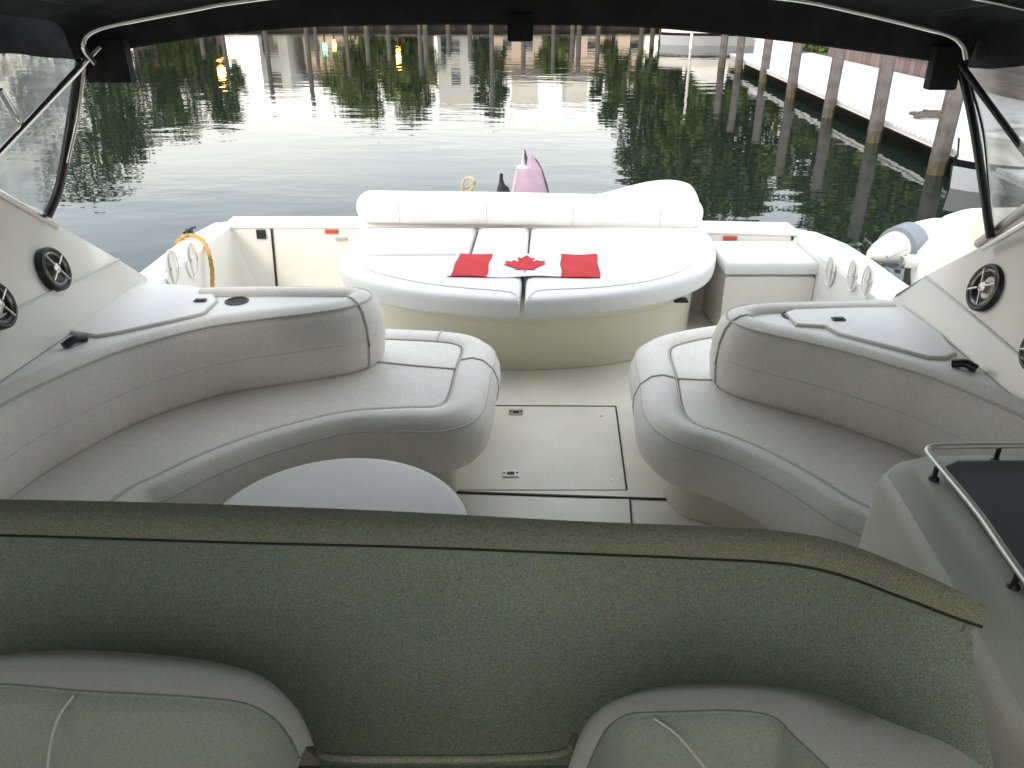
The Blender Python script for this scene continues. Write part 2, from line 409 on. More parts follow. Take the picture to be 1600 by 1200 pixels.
creL = [P(229, 434, .765), PX(184, 405, -1.80), PX(70, 460, -1.80), PX(0, 494, -1.80), Vector((-1.80, 1.4, 1.02)), Vector((-1.80, -1.8, 1.1))]
topL = [P(226, 431, .775), PX(150, 386, -1.86), PX(92, 352, -1.88), PX(-10, 294, -1.90), Vector((-1.9, 1.4, 1.68)), Vector((-1.9, -1.8, 1.7))]
V, Fc = wall_poly(-1, topL, creL, baseL); wl = mesh('side_wall', V, Fc, GEL, boat)
baseR = [P(1392, 468, .745), P(1440, 500, .745), P(1503, 551, .745), P(1600, 632, .745), Vector((1.74, 1.4, .745)), Vector((1.74, -1.8, .745))]
creR = [P(1398, 464, .765), PX(1447, 431, 1.77), PX(1520, 492, 1.77), PX(1600, 560, 1.77), Vector((1.8, 1.4, 1.02)), Vector((1.8, -1.8, 1.1))]
topR = [P(1400, 460, .78), PX(1452, 427, 1.80), PX(1532, 386, 1.84), PX(1610, 326, 1.86), Vector((1.86, 1.4, 1.68)), Vector((1.86, -1.8, 1.7))]
V, Fc = wall_poly(1, topR, creR, baseR); wr = mesh('side_wall', V, Fc, GEL, boat)
def crease_line(pts, par, m, r=.006, name='trim_line'):
    mb = MB(); mb.tube(pts, r, 6, 0, smooth=False); mb.build(name, m, par)
crease_line([p+Vector((.004, 0, 0)) for p in creL[1:]], wl, SEAML, .005)
crease_line([p+Vector((-.004, 0, 0)) for p in creR[1:]], wr, SEAML, .005)
def speaker(px, py, x, r, par, s):
    c = PX(px, py, x); ax = Vector((-s, .0, .28)).normalized(); m = MB()
    m.lathe(c, [(r, -.03), (r, .004), (r*.93, .010), (r*.84, .009), (r*.80, .000)], 36, 0, ax)
    m.lathe(c, [(r*.80, .004), (r*.72, .012), (r*.66, .004)], 36, 1, ax)
    m.lathe(c, [(r*.66, .004), (r*.30, -.02), (r*.22, -.02)], 36, 0, ax)
    m.lathe(c, [(r*.24, -.02), (r*.22, .012), (0, .018)], 24, 1, ax)
    x_ = ax.cross(Vector((0, 0, 1))).normalized(); y_ = ax.cross(x_)
    for k in range(4):
        a = k*math.pi/2+.5; d = x_*math.cos(a)+y_*math.sin(a)
        m.tube([c+d*r*.2+ax*.014, c+d*r*.78+ax*.014], r*.045, 6, 1, smooth=False)
    m.build('loudspeaker', [BLACK, DULL], par)
speaker(86, 420, -1.80, .088, wl, -1); speaker(-4, 476, -1.80, .088, wl, -1)
speaker(1538, 449, 1.785, .092, wr, 1); speaker(1625, 545, 1.785, .088, wr, 1)
# windscreen side frames
def frame(name, pts, r, m, par, n=8, smooth=False):
    mb = MB(); mb.tube(pts, r, n, 0, smooth=smooth); return mb.build(name, m, par)
frame('window_frame', [PX(88, 358, -1.88)+Vector((0,0,.012)), PX(-30, 292, -1.90)+Vector((0,0,.012)), Vector((-1.9, 1.4, 1.72))], .016, DULL, boat)
frame('window_frame', [PX(1528, 386, 1.85)+Vector((0,0,.012)), PX(1640, 305, 1.86)+Vector((0,0,.02)), Vector((1.88, 1.4, 1.74))], .02, DULL, boat)
frame('window_frame', [PX(1536, 388, 1.80), PX(1640, 328, 1.80), Vector((1.82, 1.4, 1.6))], .012, CHROME, boat)

# ---------------- transom details (inner face)
def on_transom(px, py, dz=.006): # inner face y at given x
    d = ray(px, py); t = 1
    for _ in range(20):
        p = Vector((d.x*t, d.y*t, H+d.z*t))
        y = 5.322-(.10*max(0, p.x))
        t *= (y-dz)/p.y
    return Vector((d.x*t, d.y*t, H+d.z*t))
def plate(name, px, py, w, h_, m, par, t=.008, label=None):
    c = on_transom(px, py); mb = MB().box((c.x-w/2, c.y-t, c.z-h_/2), (c.x+w/2, c.y+.03, c.z+h_/2)); return mb.build(name, m, par, smooth=False, bevel=.003, label=label)
def groove(px0, py0, px1, py1, w=.014):
    a = on_transom(px0, py0); b = on_transom(px1, py1); mb = MB()
    mb.add([a+Vector((-w/2,-.003,0)), a+Vector((w/2,-.003,0)), b+Vector((w/2,-.003,0)), b+Vector((-w/2,-.003,0)),
            a+Vector((-w/2,.02,0)), a+Vector((w/2,.02,0)), b+Vector((w/2,.02,0)), b+Vector((-w/2,.02,0))],
           [(0,1,2,3),(0,4,5,1),(1,5,6,2),(2,6,7,3),(3,7,4,0)])
    return mb
tr_in = MB().prism([(-1.93, 5.322), (0, 5.322), (1.87, 5.135), (1.87, 5.34), (0, 5.5), (-1.93, 5.5)], .002, .535).build('transom', CREAM if False else GEL, boat, smooth=False)
MB().prism([(-1.95, 5.308), (0, 5.308), (1.89, 5.118), (1.88, 5.36), (0, 5.52), (-1.95, 5.52)], .525, .558).build('transom_cap', GELW, boat, bevel=.012)
groove(424, 357, 433, 455).build('gate_gap', LINE, tr_in, smooth=False)
groove(1238, 364, 1239, 430).build('gate_gap', LINE, tr_in, smooth=False)
plate('dark_socket', 408, 366, .062, .062, BLACK, tr_in)
plate('dark_socket', 1258, 379, .06, .066, BLACK, tr_in)
plate('red_sticker', 518, 362, .088, .026, RED, tr_in)
plate('red_sticker', 1141, 372, .09, .026, RED, tr_in)
plate('gate_latch', 533, 373, .075, .022, DULL, tr_in, t=.012)
plate('gate_latch', 1120, 381, .035, .03, DULL, tr_in, t=.012)
# sculpted oval handholds along the inner gunwale sides
def oval_recess(c, ry, rz, par, s):
    m = MB(); N = 28
    for k, (sc, off, kk) in enumerate(((1.0, 0, 0),)):
        pts = [c+Vector((-s*.012, math.cos(a)*ry, math.sin(a)*rz)) for a in [2*math.pi*i/N for i in range(N)]]
        m.tube(pts, .005, 8, 0, close=True, smooth=False)
    m.tube([c+Vector((-s*.008, 0, rz*.95)), c+Vector((-s*.012, -ry*.2, 0)), c+Vector((-s*.008, 0, -rz*.95))], .007, 8, 0)
    V = [c+Vector((-s*.004, 0, 0))]+[c+Vector((-s*.004, math.cos(2*math.pi*i/N)*ry, math.sin(2*math.pi*i/N)*rz)) for i in range(N)]
    m.add(V, [(0, 1+i, 1+(i+1) % N) for i in range(N)], 1)
    m.build('handhold', [GELW, GELW], par)
liner_l = MB().prism([(-2.10, 3.53), (-1.93, 3.53), (-1.90, 5.37), (-2.03, 5.37), (-2.10, 5.0)], .002, .556).build('side_liner', GELW, boat, smooth=False, bevel=.018)
liner_r = MB().prism([(1.88, 3.35), (2.15, 3.35), (2.13, 4.5), (2.10, 4.85), (2.0, 5.12), (1.87, 5.2), (1.86, 4.9)], .002, .562).build('side_liner', GELW, boat, smooth=False, bevel=.03)
for px, py in ((266, 420), (297, 407)): oval_recess(PX(px, py, -1.92), .085, .105, liner_l, -1)
for px, py, k in ((1300, 424, 1), (1335, 431, 1), (1358, 440, 1)): oval_recess(PX(px, py, 1.865), .055, .085, liner_r, 1)
# dark cleats on the gunwales
def cleat(c, m=BLACK):
    mb = MB(); mb.lathe(c+Vector((0, -.04, 0)), [(.018, 0), (.014, .05), (.0, .05)], 12); mb.lathe(c+Vector((0, .04, 0)), [(.018, 0), (.014, .05), (0, .05)], 12)
    mb.tube([c+Vector((-.02, -.11, .05)), c+Vector((0, -.04, .058)), c+Vector((0, .04, .058)), c+Vector((.02, .11, .05))], .014, 8)
    mb.tube([c+Vector((.01, -.05, .03)), c+Vector((.03, 0, .045)), c+Vector((-.01, .05, .03)), c+Vector((-.03, 0, .06)), c+Vector((.0, -.06, .05))], .012, 8)
    for v in mb.v: v.xyz = c+(v-c)*.6
    mb.build('cleat', m, boat)
cleat(P(303, 368, .55)+Vector((-.03, .02, .0))); cleat(P(1354, 386, .55)+Vector((.0, 0, 0)))

# ================================================================== CURVED SOFAS
def sofa(label, M, back, sgn, wfun, splits, base_in=.14, extra=None):
    t = thing('curved_sofa', label, 'sofa', 'curved white cockpit sofas', loc=(M[len(M)//2].x, M[len(M)//2].y, 0))
    z = .445
    prof = [(0, .30), (0, z-.012), (.012, z+.004), (lambda w: w*.35, z+.016), (lambda w: w*.62, z+.006), (lambda w: w*.88, z-.035), (lambda w: w, z-.09),
            (lambda w: w*1.02, z-.14), (lambda w: w*.96, z-.20), (lambda w: w*.80, z-.235), (lambda w: w*.4, z-.24), (0, z-.24)]
    V, Fc = sweep(M, prof, sgn, width=wfun); b = mesh('front_bolster', V, Fc, VINYL, t)
    nr = normals2(M); N = len(M)
    # piping
    m = MB(); m.tube([Vector((p.x, p.y, z-.0005))+nr[i]*sgn*.004 for i, p in enumerate(M)], .0035, 6, 0, smooth=False)
    m.tube([Vector((p.x, p.y, z-.035))+nr[i]*sgn*(wfun(i/(N-1))*.885) for i, p in enumerate(M)], .003, 6, 0, smooth=False)
    for i in splits:
        w = wfun(i/(N-1)); m.tube([Vector((M[i].x, M[i].y, 0))+nr[i]*sgn*((o(w) if callable(o) else o)*1.0)+Vector((0, 0, zz+.001)) for o, zz in prof[1:9]], .0055, 6, 0, smooth=False)
    m.build('piping', SEAM, b)
    # seat pad
    inner = [(p.x, p.y) for p in [M[i]-nr[i]*sgn*.004 for i in range(N)]]
    poly = inner+back
    V, Fc = cushion(poly, .30, z+.0, .012, .0, smooth=False); s = mesh('seat', V, Fc, VINYL, t)
    if extra:
        m = MB()
        for pts in extra: m.tube([Vector((a, b_, z+.002)) for a, b_ in pts], .005, 6, 0)
        m.build('seam', SEAM, s)
    outer = [M[i]+nr[i]*sgn*(wfun(i/(N-1))-base_in) for i in range(N)]
    V = []; Fc = []
    pl = [(p.x, p.y) for p in outer]+back
    n = len(pl); cx = sum(p[0] for p in pl)/n; cy = sum(p[1] for p in pl)/n
    mb = MB().prism(pl, .003, .30); mb.build('base', CREAM, t, smooth=False)
    return t
def backrest(t, path, sgn, i_end):
    nrm = normals2(path)
    prof = [(-.02, .43), (.02, .435), (.045, .47), (.055, .56), (.05, .65), (.03, .715), (.005, .748), (-.03, .765), (-.065, .768), (-.088, .757), (-.095, .744), (-.02, .735)]
    V, Fc = sweep(path, prof, sgn); b = mesh('backrest', V, Fc, VINYL, t)
    m = MB()
    m.tube([Vector((p.x, p.y, .749))+nrm[i]*sgn*.006 for i, p in enumerate(path)], .005, 6, 0, smooth=False)
    m.tube([Vector((p.x, p.y, .437))+nrm[i]*sgn*.024 for i, p in enumerate(path)], .005, 6, 0, smooth=False)
    for i in i_end:
        m.tube([Vector((path[i].x, path[i].y, zz+.001))+nrm[i]*sgn*(o+.001) for o, zz in prof[1:11]], .006, 6, 0, smooth=False)
    m.build('piping', SEAM, b)
    m = MB(); m.tube([Vector((p.x, p.y, .60))+nrm[i]*sgn*.053 for i, p in enumerate(path) if i < len(path)*.6], .0025, 6, 0, smooth=False)
    m.build('quilt_seam', SEAML, b)
    return b
def P2(x, y, z=.445): p = P(x, y, z); return Vector((p.x, p.y, 0))
ML = catmull([Vector((-1.42, 1.5, 0)), Vector((-1.40, 2.0, 0)), P2(188, 772), P2(240, 745), P2(300, 716), P2(360, 692), P2(420, 672), P2(500, 651), P2(560, 641), P2(640, 637), P2(682, 635), P2(700, 620), P2(712, 577), P2(722, 548), P2(716, 539), P2(690, 534), P2(640, 531), P2(590, 529), P2(520, 527), P2(440, 526)], 5)
bkL = [(-1.2, 3.5), (-.75, 3.45), (-.70, 3.30), (-1.27, 3.06), (-1.49, 2.85), (-1.71, 2.35), (-1.745, 2.0), (-1.76, 1.5)]
sL = sofa('curved white sofa on the left, behind the round table', ML, bkL, 1, lambda t: .13+.05*min(1, max(0, (t-.4)/.15)), [62, 76], extra=[[tuple(P2(590, 566)[:2]), tuple(P2(650, 572)[:2]), tuple(P2(712, 577)[:2])]])
backrest(sL, LB, 1, [43])
MR = catmull([Vector((1.45, 1.3, 0)), Vector((1.36, 1.9, 0)), P2(1395, 812), P2(1335, 782), P2(1300, 760), P2(1262, 737), P2(1200, 704), P2(1140, 680), P2(1100, 668), P2(1078, 655), P2(1066, 635), P2(1058, 592), P2(1047, 555), P2(1050, 543), P2(1068, 536), P2(1100, 529), P2(1150, 521), P2(1220, 512)], 5)
bkR = [(1.5, 3.3), (1.0, 3.25), (.96, 3.1), (1.05, 2.98), (1.25, 2.85), (1.40, 2.7), (1.53, 2.55), (1.67, 2.3), (1.82, 1.9), (1.88, 1.3)]
sR = sofa('curved white sofa on the right, in front of the white console', MR, bkR, -1, lambda t: .13+.05*min(1, max(0, (t-.45)/.15)), [55], extra=[[tuple(P2(1058, 592)[:2]), tuple(P2(1100, 594)[:2]), tuple(P2(1145, 592)[:2])]])
backrest(sR, RB, -1, [41])

# ================================================================== SUN PAD
pad = thing('sun_pad', 'oval white cushioned sun lounge pad at the stern with the flag on it', 'sun pad', loc=(.1, 4.6, 0))
ZP = .545
def pp(x, y, z=ZP): p = P(x, y, z); return (p.x, p.y)
front = [(545, 372), (528, 398), (533, 415), (556, 432), (600, 446), (660, 456), (740, 463), (812, 466)]
frontR = [(820, 466), (900, 462), (980, 454), (1050, 440), (1098, 422), (1120, 400), (1118, 380), (1104, 364)]
def slab(name, px, groove=None, z0=.43, sm=False, par=pad, r=.032):
    pts = [pp(*q) for q in px]
    V, Fc = cushion(pts, z0, ZP, r, .006, smooth=False, groove=groove); return mesh(name, V, Fc, VINYL2, par)
def dense(px, k=4): return [(v.x, v.y) for v in catmull(V2(px), k)]
fl_ = dense([(530, 398), (529, 405), (536, 420), (560, 435), (600, 447), (660, 457), (740, 464), (805, 467), (812, 464)])
cfl = slab('cushion', fl_+[(816, 430), (820, 398), (760, 397), (600, 398)])
frd = dense([(820, 464), (828, 467), (900, 463), (980, 455), (1050, 441), (1098, 423), (1118, 402), (1117, 378), (1102, 355)])
cfr = slab('cushion', [(822, 425), (826, 395), (830, 355)][::-1]+frd)
crl = slab('cushion', [(553, 366), (560, 354), (745, 354), (738, 372), (732, 394), (538, 395)])
crm = slab('cushion', [(748, 354), (827, 354), (824, 394), (736, 394), (742, 374)])
def padseam(pts, par):
    MB().tube([Vector((*pp(x, y), ZP+.0035)) for x, y in pts], .0035, 6, 0).build('seam', SEAML, par)
padseam([(560, 398), (562, 410), (580, 424), (650, 441), (720, 450), (780, 455), (803, 459), (811, 466)], cfl)
padseam([(826, 466), (832, 459), (850, 454), (930, 450), (1000, 442), (1050, 430), (1080, 414), (1088, 398), (1082, 380), (1074, 366)], cfr)
# fascia and base under the pad
of = [pp(x, y, .43) for x, y in dense([(556, 400), (545, 428), (570, 452), (640, 474), (720, 486), (815, 491), (900, 488), (990, 478), (1060, 460), (1098, 438), (1108, 410), (1096, 385)])]
ring = of+[pp(1090, 362, .43), pp(560, 362, .43)]
V = []; Fc = []; n = len(ring); cx, cy = .1, 4.75
levels = [(1.0, 1.0, .432), (.99, .985, .40), (.96, .93, .365), (.93, .88, .345), (.925, .87, .32), (.91, .73, .002)]
for sc, sy, z in levels: V += [Vector((cx+(a-cx)*sc, cy+(b-cy)*(sy if b < cy else 1), z)) for a, b in ring]
for a in range(len(levels)-1):
    for i in range(n): Fc.append((a*n+i, a*n+(i+1) % n, (a+1)*n+(i+1) % n, (a+1)*n+i))
Fc.append(tuple(range(n)))
mesh('base', V, Fc, CREAM, pad)
plate_c = P(1062, 471, .375); 
MB().box((plate_c.x-.04, plate_c.y-.05, .385), (plate_c.x+.04, plate_c.y+.02, .392)).build('pull_tab', LINE, pad, smooth=False)
# headrest bolster: lofted roll with a raised hump behind its right end
def roll(name, xs, yc, zc, ry, rz, par, m=VINYL2, n=20):
    V = []; Fc = []; N = len(xs)
    for i, x in enumerate(xs):
        d_ = min(x-xs[0], xs[-1]-x)/.10; e = math.sqrt(max(0, 1-(1-d_)**2)) if d_ < 1 else 1; e = max(e, .03)
        for j in range(n):
            a = 2*math.pi*j/n; ca, sa = math.cos(a), math.sin(a)
            q = lambda v: math.copysign(abs(v)**.75, v)
            V.append(Vector((x, yc(x)+q(ca)*ry(x)*e, zc(x)+q(sa)*rz(x)*e)))
    for i in range(N-1):
        for j in range(n): Fc.append((i*n+j, i*n+(j+1) % n, (i+1)*n+(j+1) % n, (i+1)*n+j))
    Fc += [tuple(range(n)), tuple(range((N-1)*n, N*n))]
    return mesh(name, V, Fc, m, par)
YB = lambda x: 5.33-.05*max(0, x)
xl = PY(556, 335, 5.3).x; xr = PY(1100, 335, 5.25).x
def ends(a, b, n):
    L_ = [a+.1*(1-math.cos(k*math.pi/20)) for k in range(10)]; return L_+[a+.1+(b-a-.2)*k/n for k in range(n+1)]+[b-(q-a) for q in L_[::-1]]
xs = ends(xl, xr, 50)
hr = roll('headrest', xs, lambda x: YB(x)+.02, lambda x: .652-.012*x, lambda x: .11, lambda x: .105, pad)
for px in (623, 760, 895, 1030):
    x = PY(px, 330, 5.25).x
    MB().tube([Vector((x, YB(x)+.02+.1115*math.copysign(abs(math.cos(a))**.75, math.cos(a)), .652-.012*x+.1065*math.copysign(abs(math.sin(a))**.75, math.sin(a)))) for a in [R(70+k*12) for k in range(14)]], .0022, 6, 0, smooth=False).build('seam', SEAML, hr)
def hump(x): # extra height of the folded backrest behind the headrest
    a = PY(900, 300, 5.5).x; b = PY(1040, 300, 5.5).x; c = PY(1098, 300, 5.5).x
    if x < a: return 0
    if x < b: return .5-.5*math.cos(math.pi*(x-a)/(b-a))
    return max(0, math.cos(math.pi/2*(x-b)/(c-b)*.8))
a = PY(860, 300, 5.45).x; b = PY(1094, 300, 5.4).x
xs = ends(a, b, 40)
roll('folded_cushion', xs, lambda x: YB(x)+.10, lambda x: .60+.055*hump(x), lambda x: .10, lambda x: .12+.062*hump(x), pad)

# ---------------- flag
flag = thing('maple_leaf_flag', 'small red and white flag with a red maple leaf laid flat on the sun pad', 'flag', loc=(*pp(818, 414), ZP))
fc = [P(697, 431, ZP+.012), P(938, 432, ZP+.012), P(932, 396, ZP+.012), P(712, 396, ZP+.012)]
def fpt(u, v, dz=0):
    p = fc[0].lerp(fc[1], u).lerp(fc[3].lerp(fc[2], u), v)
    z = ZP+.0110+.0050*math.sin(u*13+v*3)*math.sin(v*7+u*4)+.004*math.exp(-((u-.06)/.1)**2)*math.sin(v*3)
    return Vector((p.x+.004*math.sin(v*9), p.y+.005*math.sin(u*11+1), z+dz))
def patch(u0, u1, m, name, NU=16, NV=12, dz=0):
    V = []; Fc = []
    for k in (0, 1):
        for i in range(NU+1):
            for j in range(NV+1): V.append(fpt(u0+(u1-u0)*i/NU, j/NV, dz-(.002 if k else 0)))
    S = (NU+1)*(NV+1)
    for i in range(NU):
        for j in range(NV):
            a_ = i*(NV+1)+j; Fc.append((a_, a_+NV+1, a_+NV+2, a_+1)); Fc.append((a_+S, a_+1+S, a_+NV+2+S, a_+NV+1+S))
    edge = [i*(NV+1) for i in range(NU+1)]+[NU*(NV+1)+j for j in range(1, NV+1)]+[i*(NV+1)+NV for i in range(NU-1, -1, -1)]+[j for j in range(NV-1, 0, -1)]
    for q in range(len(edge)): e0, e1 = edge[q], edge[(q+1) % len(edge)]; Fc.append((e0, e1, e1+S, e0+S))
    return mesh(name, V, Fc, m, flag)
patch(0, .028, FLAGW, 'hem', 2); patch(.028, .262, FLAGR, 'red_band'); patch(.262, .745, FLAGW, 'white_field'); patch(.745, 1, FLAGR, 'red_band')
leaf = [(0, -1.0), (.045, -.52), (.42, -.58), (.36, -.42), (.86, -.02), (.74, .04), (.82, .36), (.54, .29), (.49, .42), (.24, .14), (.36, .68), (.19, .58), (0, .95)]
leaf = leaf+[(-x, y) for x, y in leaf[-2:0:-1]]
V = []
for x, y in leaf:
    u = .505+x*.17; v = .5+y*.40
    V.append(fpt(u, v, .0055))
cen = fpt(.505, .5, .0055); V.append(cen)
n = len(leaf)
mesh('maple_leaf', V, [(i, (i+1) % n, n) for i in range(n)], FLAGR, flag, smooth=False)

# ================================================================== COOLER BOX at the right of the pad
cb = thing('storage_box', 'white upholstered storage box with padded lid beside the sun pad', 'box', loc=(1.6, 4.9, 0))
q = [P(1128, 408, .46), P(1268, 410, .46)]
x0, x1, y0, y1 = q[0].x, q[1].x, 4.68, 5.14
V, Fc = cushion([(x0, y0), (x1, y0), (x1, y1), (x0, y1)], .003, .405, .025, 0, smooth=False); mesh('body', V, Fc, GEL, cb)
V, Fc = cushion([(x0-.012, y0-.015), (x1+.005, y0-.015), (x1+.005, y1), (x0-.012, y1)], .41, .50, .035, .008, smooth=False); mesh('lid', V, Fc, VINYL2, cb)

# ================================================================== ROUND TABLE
tb = thing('round_table', 'pale round cockpit table in front of the left sofa', 'table', loc=(-.555, 2.04, 0))
MB().lathe((-.555, 2.04, 0), [(0, .425), (.36, .425), (.405, .435), (.420, .452), (.421, .468), (.412, .480), (.39, .485), (0, .485)], 72).build('table_top', TABLE, tb)
MB().lathe((-.555, 2.04, 0), [(.17, .004), (.165, .02), (.06, .035), (.045, .06), (.045, .39), (.11, .424)], 32).build('pedestal', CHROME, tb)

tt = [o for o in tb.children if o.name.startswith('table_top')][0]
MB().lathe((-.555, 2.04, 0), [(.4215, .449), (.4235, .455), (.4235, .463), (.4215, .469)], 72).build('edge_trim', SEAML, tt)
# ================================================================== FOREGROUND: moulded shell and bucket seats
sh = thing('seat_shell', 'dark olive moulded bulkhead with padded top edge across the foreground', 'bulkhead', loc=(0, 1.1, 0))
topb = [(-330, 782), (-150, 779), (0, 780), (200, 784), (400, 790), (640, 800), (900, 814), (1100, 822), (1240, 832), (1330, 852), (1430, 892), (1500, 924), (1535, 944)]
lip = [(-330, 822), (-150, 819), (0, 820), (200, 826), (400, 832), (640, 838), (900, 848), (1100, 856), (1230, 864), (1320, 882), (1420, 918), (1495, 946), (1543, 962)]
rails = []
T = [P(x, y, 1.125) for x, y in topb]; Lp = [P(x, y, 1.105) for x, y in lip]
N = len(T)
def shift(r, dy, dz): return [p+Vector((0, dy, dz)) for p in r]
rails = [[Vector((p.x, p.y+.06, .05)) for p in T], shift(T, .03, -.12), shift(T, .008, -.02), T, [a_.lerp(b_, .5)+Vector((0, 0, .006)) for a_, b_ in zip(T, Lp)], Lp, shift(Lp, -.004, -.018), shift(Lp, .010, -.030)]
rails = [catmull(r, 5) for r in rails]
V = [p for r in rails for p in r]; n = len(rails[0]); Fc = []
for a_ in range(len(rails)-1):
    for i in range(n-1): Fc.append((a_*n+i, a_*n+i+1, (a_+1)*n+i+1, (a_+1)*n+i))
mesh('padded_rim', V, Fc, PANELTRIM, sh)
# panel hanging below the rim; its right end wraps forward
Lr = catmull(Lp, 5); n = len(Lr)
pr = []
for k, (dy, z) in enumerate([(.012, 1.074), (.020, 1.055), (-.0, .98), (-.06, .86), (-.14, .72), (-.17, .60), (-.17, .3), (-.17, .05)]):
    row = []
    for i, p in enumerate(Lr):
        t = max(0, (p.x-.52)/.25); w = min(1, t)**2
        row.append(Vector((p.x+w*(0, 0, .012, .045, .075, .10, .10, .10)[k], p.y+dy-.03*w*(k > 3), z)))
    pr.append(row)
V = [p for r in pr for p in r]; Fc = []
for a_ in range(len(pr)-1):
    for i in range(n-1): Fc.append((a_*n+i, a_*n+i+1, (a_+1)*n+i+1, (a_+1)*n+i))
mesh('panel', V, Fc, PANEL, sh)
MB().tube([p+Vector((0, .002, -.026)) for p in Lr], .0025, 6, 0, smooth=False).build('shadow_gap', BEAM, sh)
# sill between the seats
V, Fc = cushion([(-.36, .60), (.10, .60), (.12, .93), (-.36, .93)], .80, .86, .02, 0, smooth=False)
V, Fc = cushion([(-1.5, .42), (.68, .42), (.68, .87), (-1.5, .90)], .52, .90, .03, 0, smooth=False)

def bucket(label, topback, topfront, zt, drop, div, fwd=.20, grp='bucket seats in the foreground'):
    cxy = P(topfront[len(topfront)//2][0], 1150, zt)
    t = thing('bucket_seat', label, 'seat', grp, loc=(cxy.x, cxy.y, 0))
    A = catmull([P(x, y, zt-.075) for x, y in topback], 4); B = catmull([P(x, y, zt-.004) for x, y in topfront], 4)
    n = len(A)
    rows = [[p+Vector((0, .03, -.5)) for p in A], [p+Vector((0, .014, -.05)) for p in A], [p+Vector((0, .004, -.012)) for p in A], A,
            [a_.lerp(b_, .5)+Vector((0, 0, .010)) for a_, b_ in zip(A, B)], B]
    V = [p for r in rows for p in r]; Fc = []
    for a_ in range(len(rows)-1):
        for i in range(n-1): Fc.append((a_*n+i, a_*n+i+1, (a_+1)*n+i+1, (a_+1)*n+i))
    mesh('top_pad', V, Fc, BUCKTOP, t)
    rows = [B, [p+Vector((0, -.012, -.006)) for p in B], [p+Vector((0, -.022, -.03)) for p in B], [p+Vector((0, -.03, -.12)) for p in B], [p+Vector((0, -.02, -.5)) for p in B]]
    V = [p for r in rows for p in r]; Fc = []
    for a_ in range(len(rows)-1):
        for i in range(n-1): Fc.append((a_*n+i, a_*n+i+1, (a_+1)*n+i+1, (a_+1)*n+i))
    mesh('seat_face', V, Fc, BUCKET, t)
    m = MB(); m.tube([p+Vector((0, -.004, .0005)) for p in B], .003, 6, 0, smooth=False)
    m
    m.build('piping', BUCKET, t)
    for pts, mm in div[-1:]: # seams drawn as piping along real surface points
        MB().tube(pts, .002, 6, 0).build('seam', mm, t)
    return t
zt = 1.10
bl = bucket('grey bucket seat at the lower left with a tan padded top coloured as lit', 
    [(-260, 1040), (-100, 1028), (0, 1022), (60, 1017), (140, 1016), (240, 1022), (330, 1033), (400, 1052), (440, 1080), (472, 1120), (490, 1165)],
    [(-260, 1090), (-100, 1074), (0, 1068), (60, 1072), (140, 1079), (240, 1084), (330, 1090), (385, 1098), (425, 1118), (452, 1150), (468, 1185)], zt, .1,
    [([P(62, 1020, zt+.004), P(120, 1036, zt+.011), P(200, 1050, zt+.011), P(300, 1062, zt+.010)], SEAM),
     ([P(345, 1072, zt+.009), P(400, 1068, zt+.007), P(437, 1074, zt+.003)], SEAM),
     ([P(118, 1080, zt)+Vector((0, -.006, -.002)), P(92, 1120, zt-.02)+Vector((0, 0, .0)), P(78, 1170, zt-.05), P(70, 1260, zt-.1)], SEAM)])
br = bucket('grey bucket seat at the lower right with a padded top coloured pale as if lit',
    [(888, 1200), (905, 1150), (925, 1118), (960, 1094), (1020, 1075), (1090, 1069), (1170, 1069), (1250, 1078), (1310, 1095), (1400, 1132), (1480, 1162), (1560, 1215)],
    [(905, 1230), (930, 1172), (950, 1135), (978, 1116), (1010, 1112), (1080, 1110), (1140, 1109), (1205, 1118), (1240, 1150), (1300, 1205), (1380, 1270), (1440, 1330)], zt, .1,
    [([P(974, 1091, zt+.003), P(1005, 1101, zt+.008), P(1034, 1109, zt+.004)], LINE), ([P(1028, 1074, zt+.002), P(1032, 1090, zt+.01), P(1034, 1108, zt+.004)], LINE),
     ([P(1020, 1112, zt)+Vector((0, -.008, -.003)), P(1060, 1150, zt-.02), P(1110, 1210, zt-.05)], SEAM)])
# low sill joining the two seats
sill = MB(); sill.tube([P(470, 1150, .98), P(490, 1172, .98), P(520, 1184, .98), P(640, 1186, .98), P(800, 1184, .98), P(880, 1176, .98), P(900, 1150, .98)], .006, 8, 0)
sill.build('sill_seam', PANELTRIM, sh)
V, Fc = cushion([(-.32, .40), (.12, .40), (.12, .815), (-.32, .815)], .90, .97, .02, 0, smooth=False)
mesh('sill', V, Fc, PANEL, sh)

# ================================================================== RIGHT CONSOLE with smoked cover and rail
co = thing('side_console', 'white console with a dark smoked lid and a chrome grab rail at the right edge', 'console', loc=(1.3, 1.3, 0))
zc = .93
out = [P(1432, 722, zc), P(1475, 712, zc)]
c0 = [(.985, 1.66), (1.02, 1.72), (1.08, 1.745), (1.72, 1.745), (1.72, .2), (.86, .2), (.90, .9), (.93, 1.3)]
b0 = [(.885, 1.70), (.96, 1.76), (1.06, 1.79), (1.72, 1.79), (1.72, .2), (.78, .2), (.80, .9), (.86, 1.3)]
n = len(c0); V = [(x, y, .02) for x, y in b0]+[(x*.7+.3*c0[i][0], y*.7+.3*c0[i][1], zc-.03) for i, (x, y) in enumerate(b0)]+[(x, y, zc) for x, y in c0]
Fc = [tuple(range(2*n, 3*n))]+[(a_*n+i, a_*n+(i+1) % n, (a_+1)*n+(i+1) % n, (a_+1)*n+i) for a_ in (0, 1) for i in range(n)]
mesh('body', V, Fc, mat('dull grey white gelcoat', (.56, .56, .50), .45, var=.05, vscale=3, fleck=.3, fscale=380), co, bevel=.02)
V, Fc = cushion([(1.05, 1.66), (1.10, 1.69), (1.70, 1.69), (1.70, .3), (.99, .3), (1.0, 1.1)], zc+.001, zc+.02, .008, 0, smooth=False)
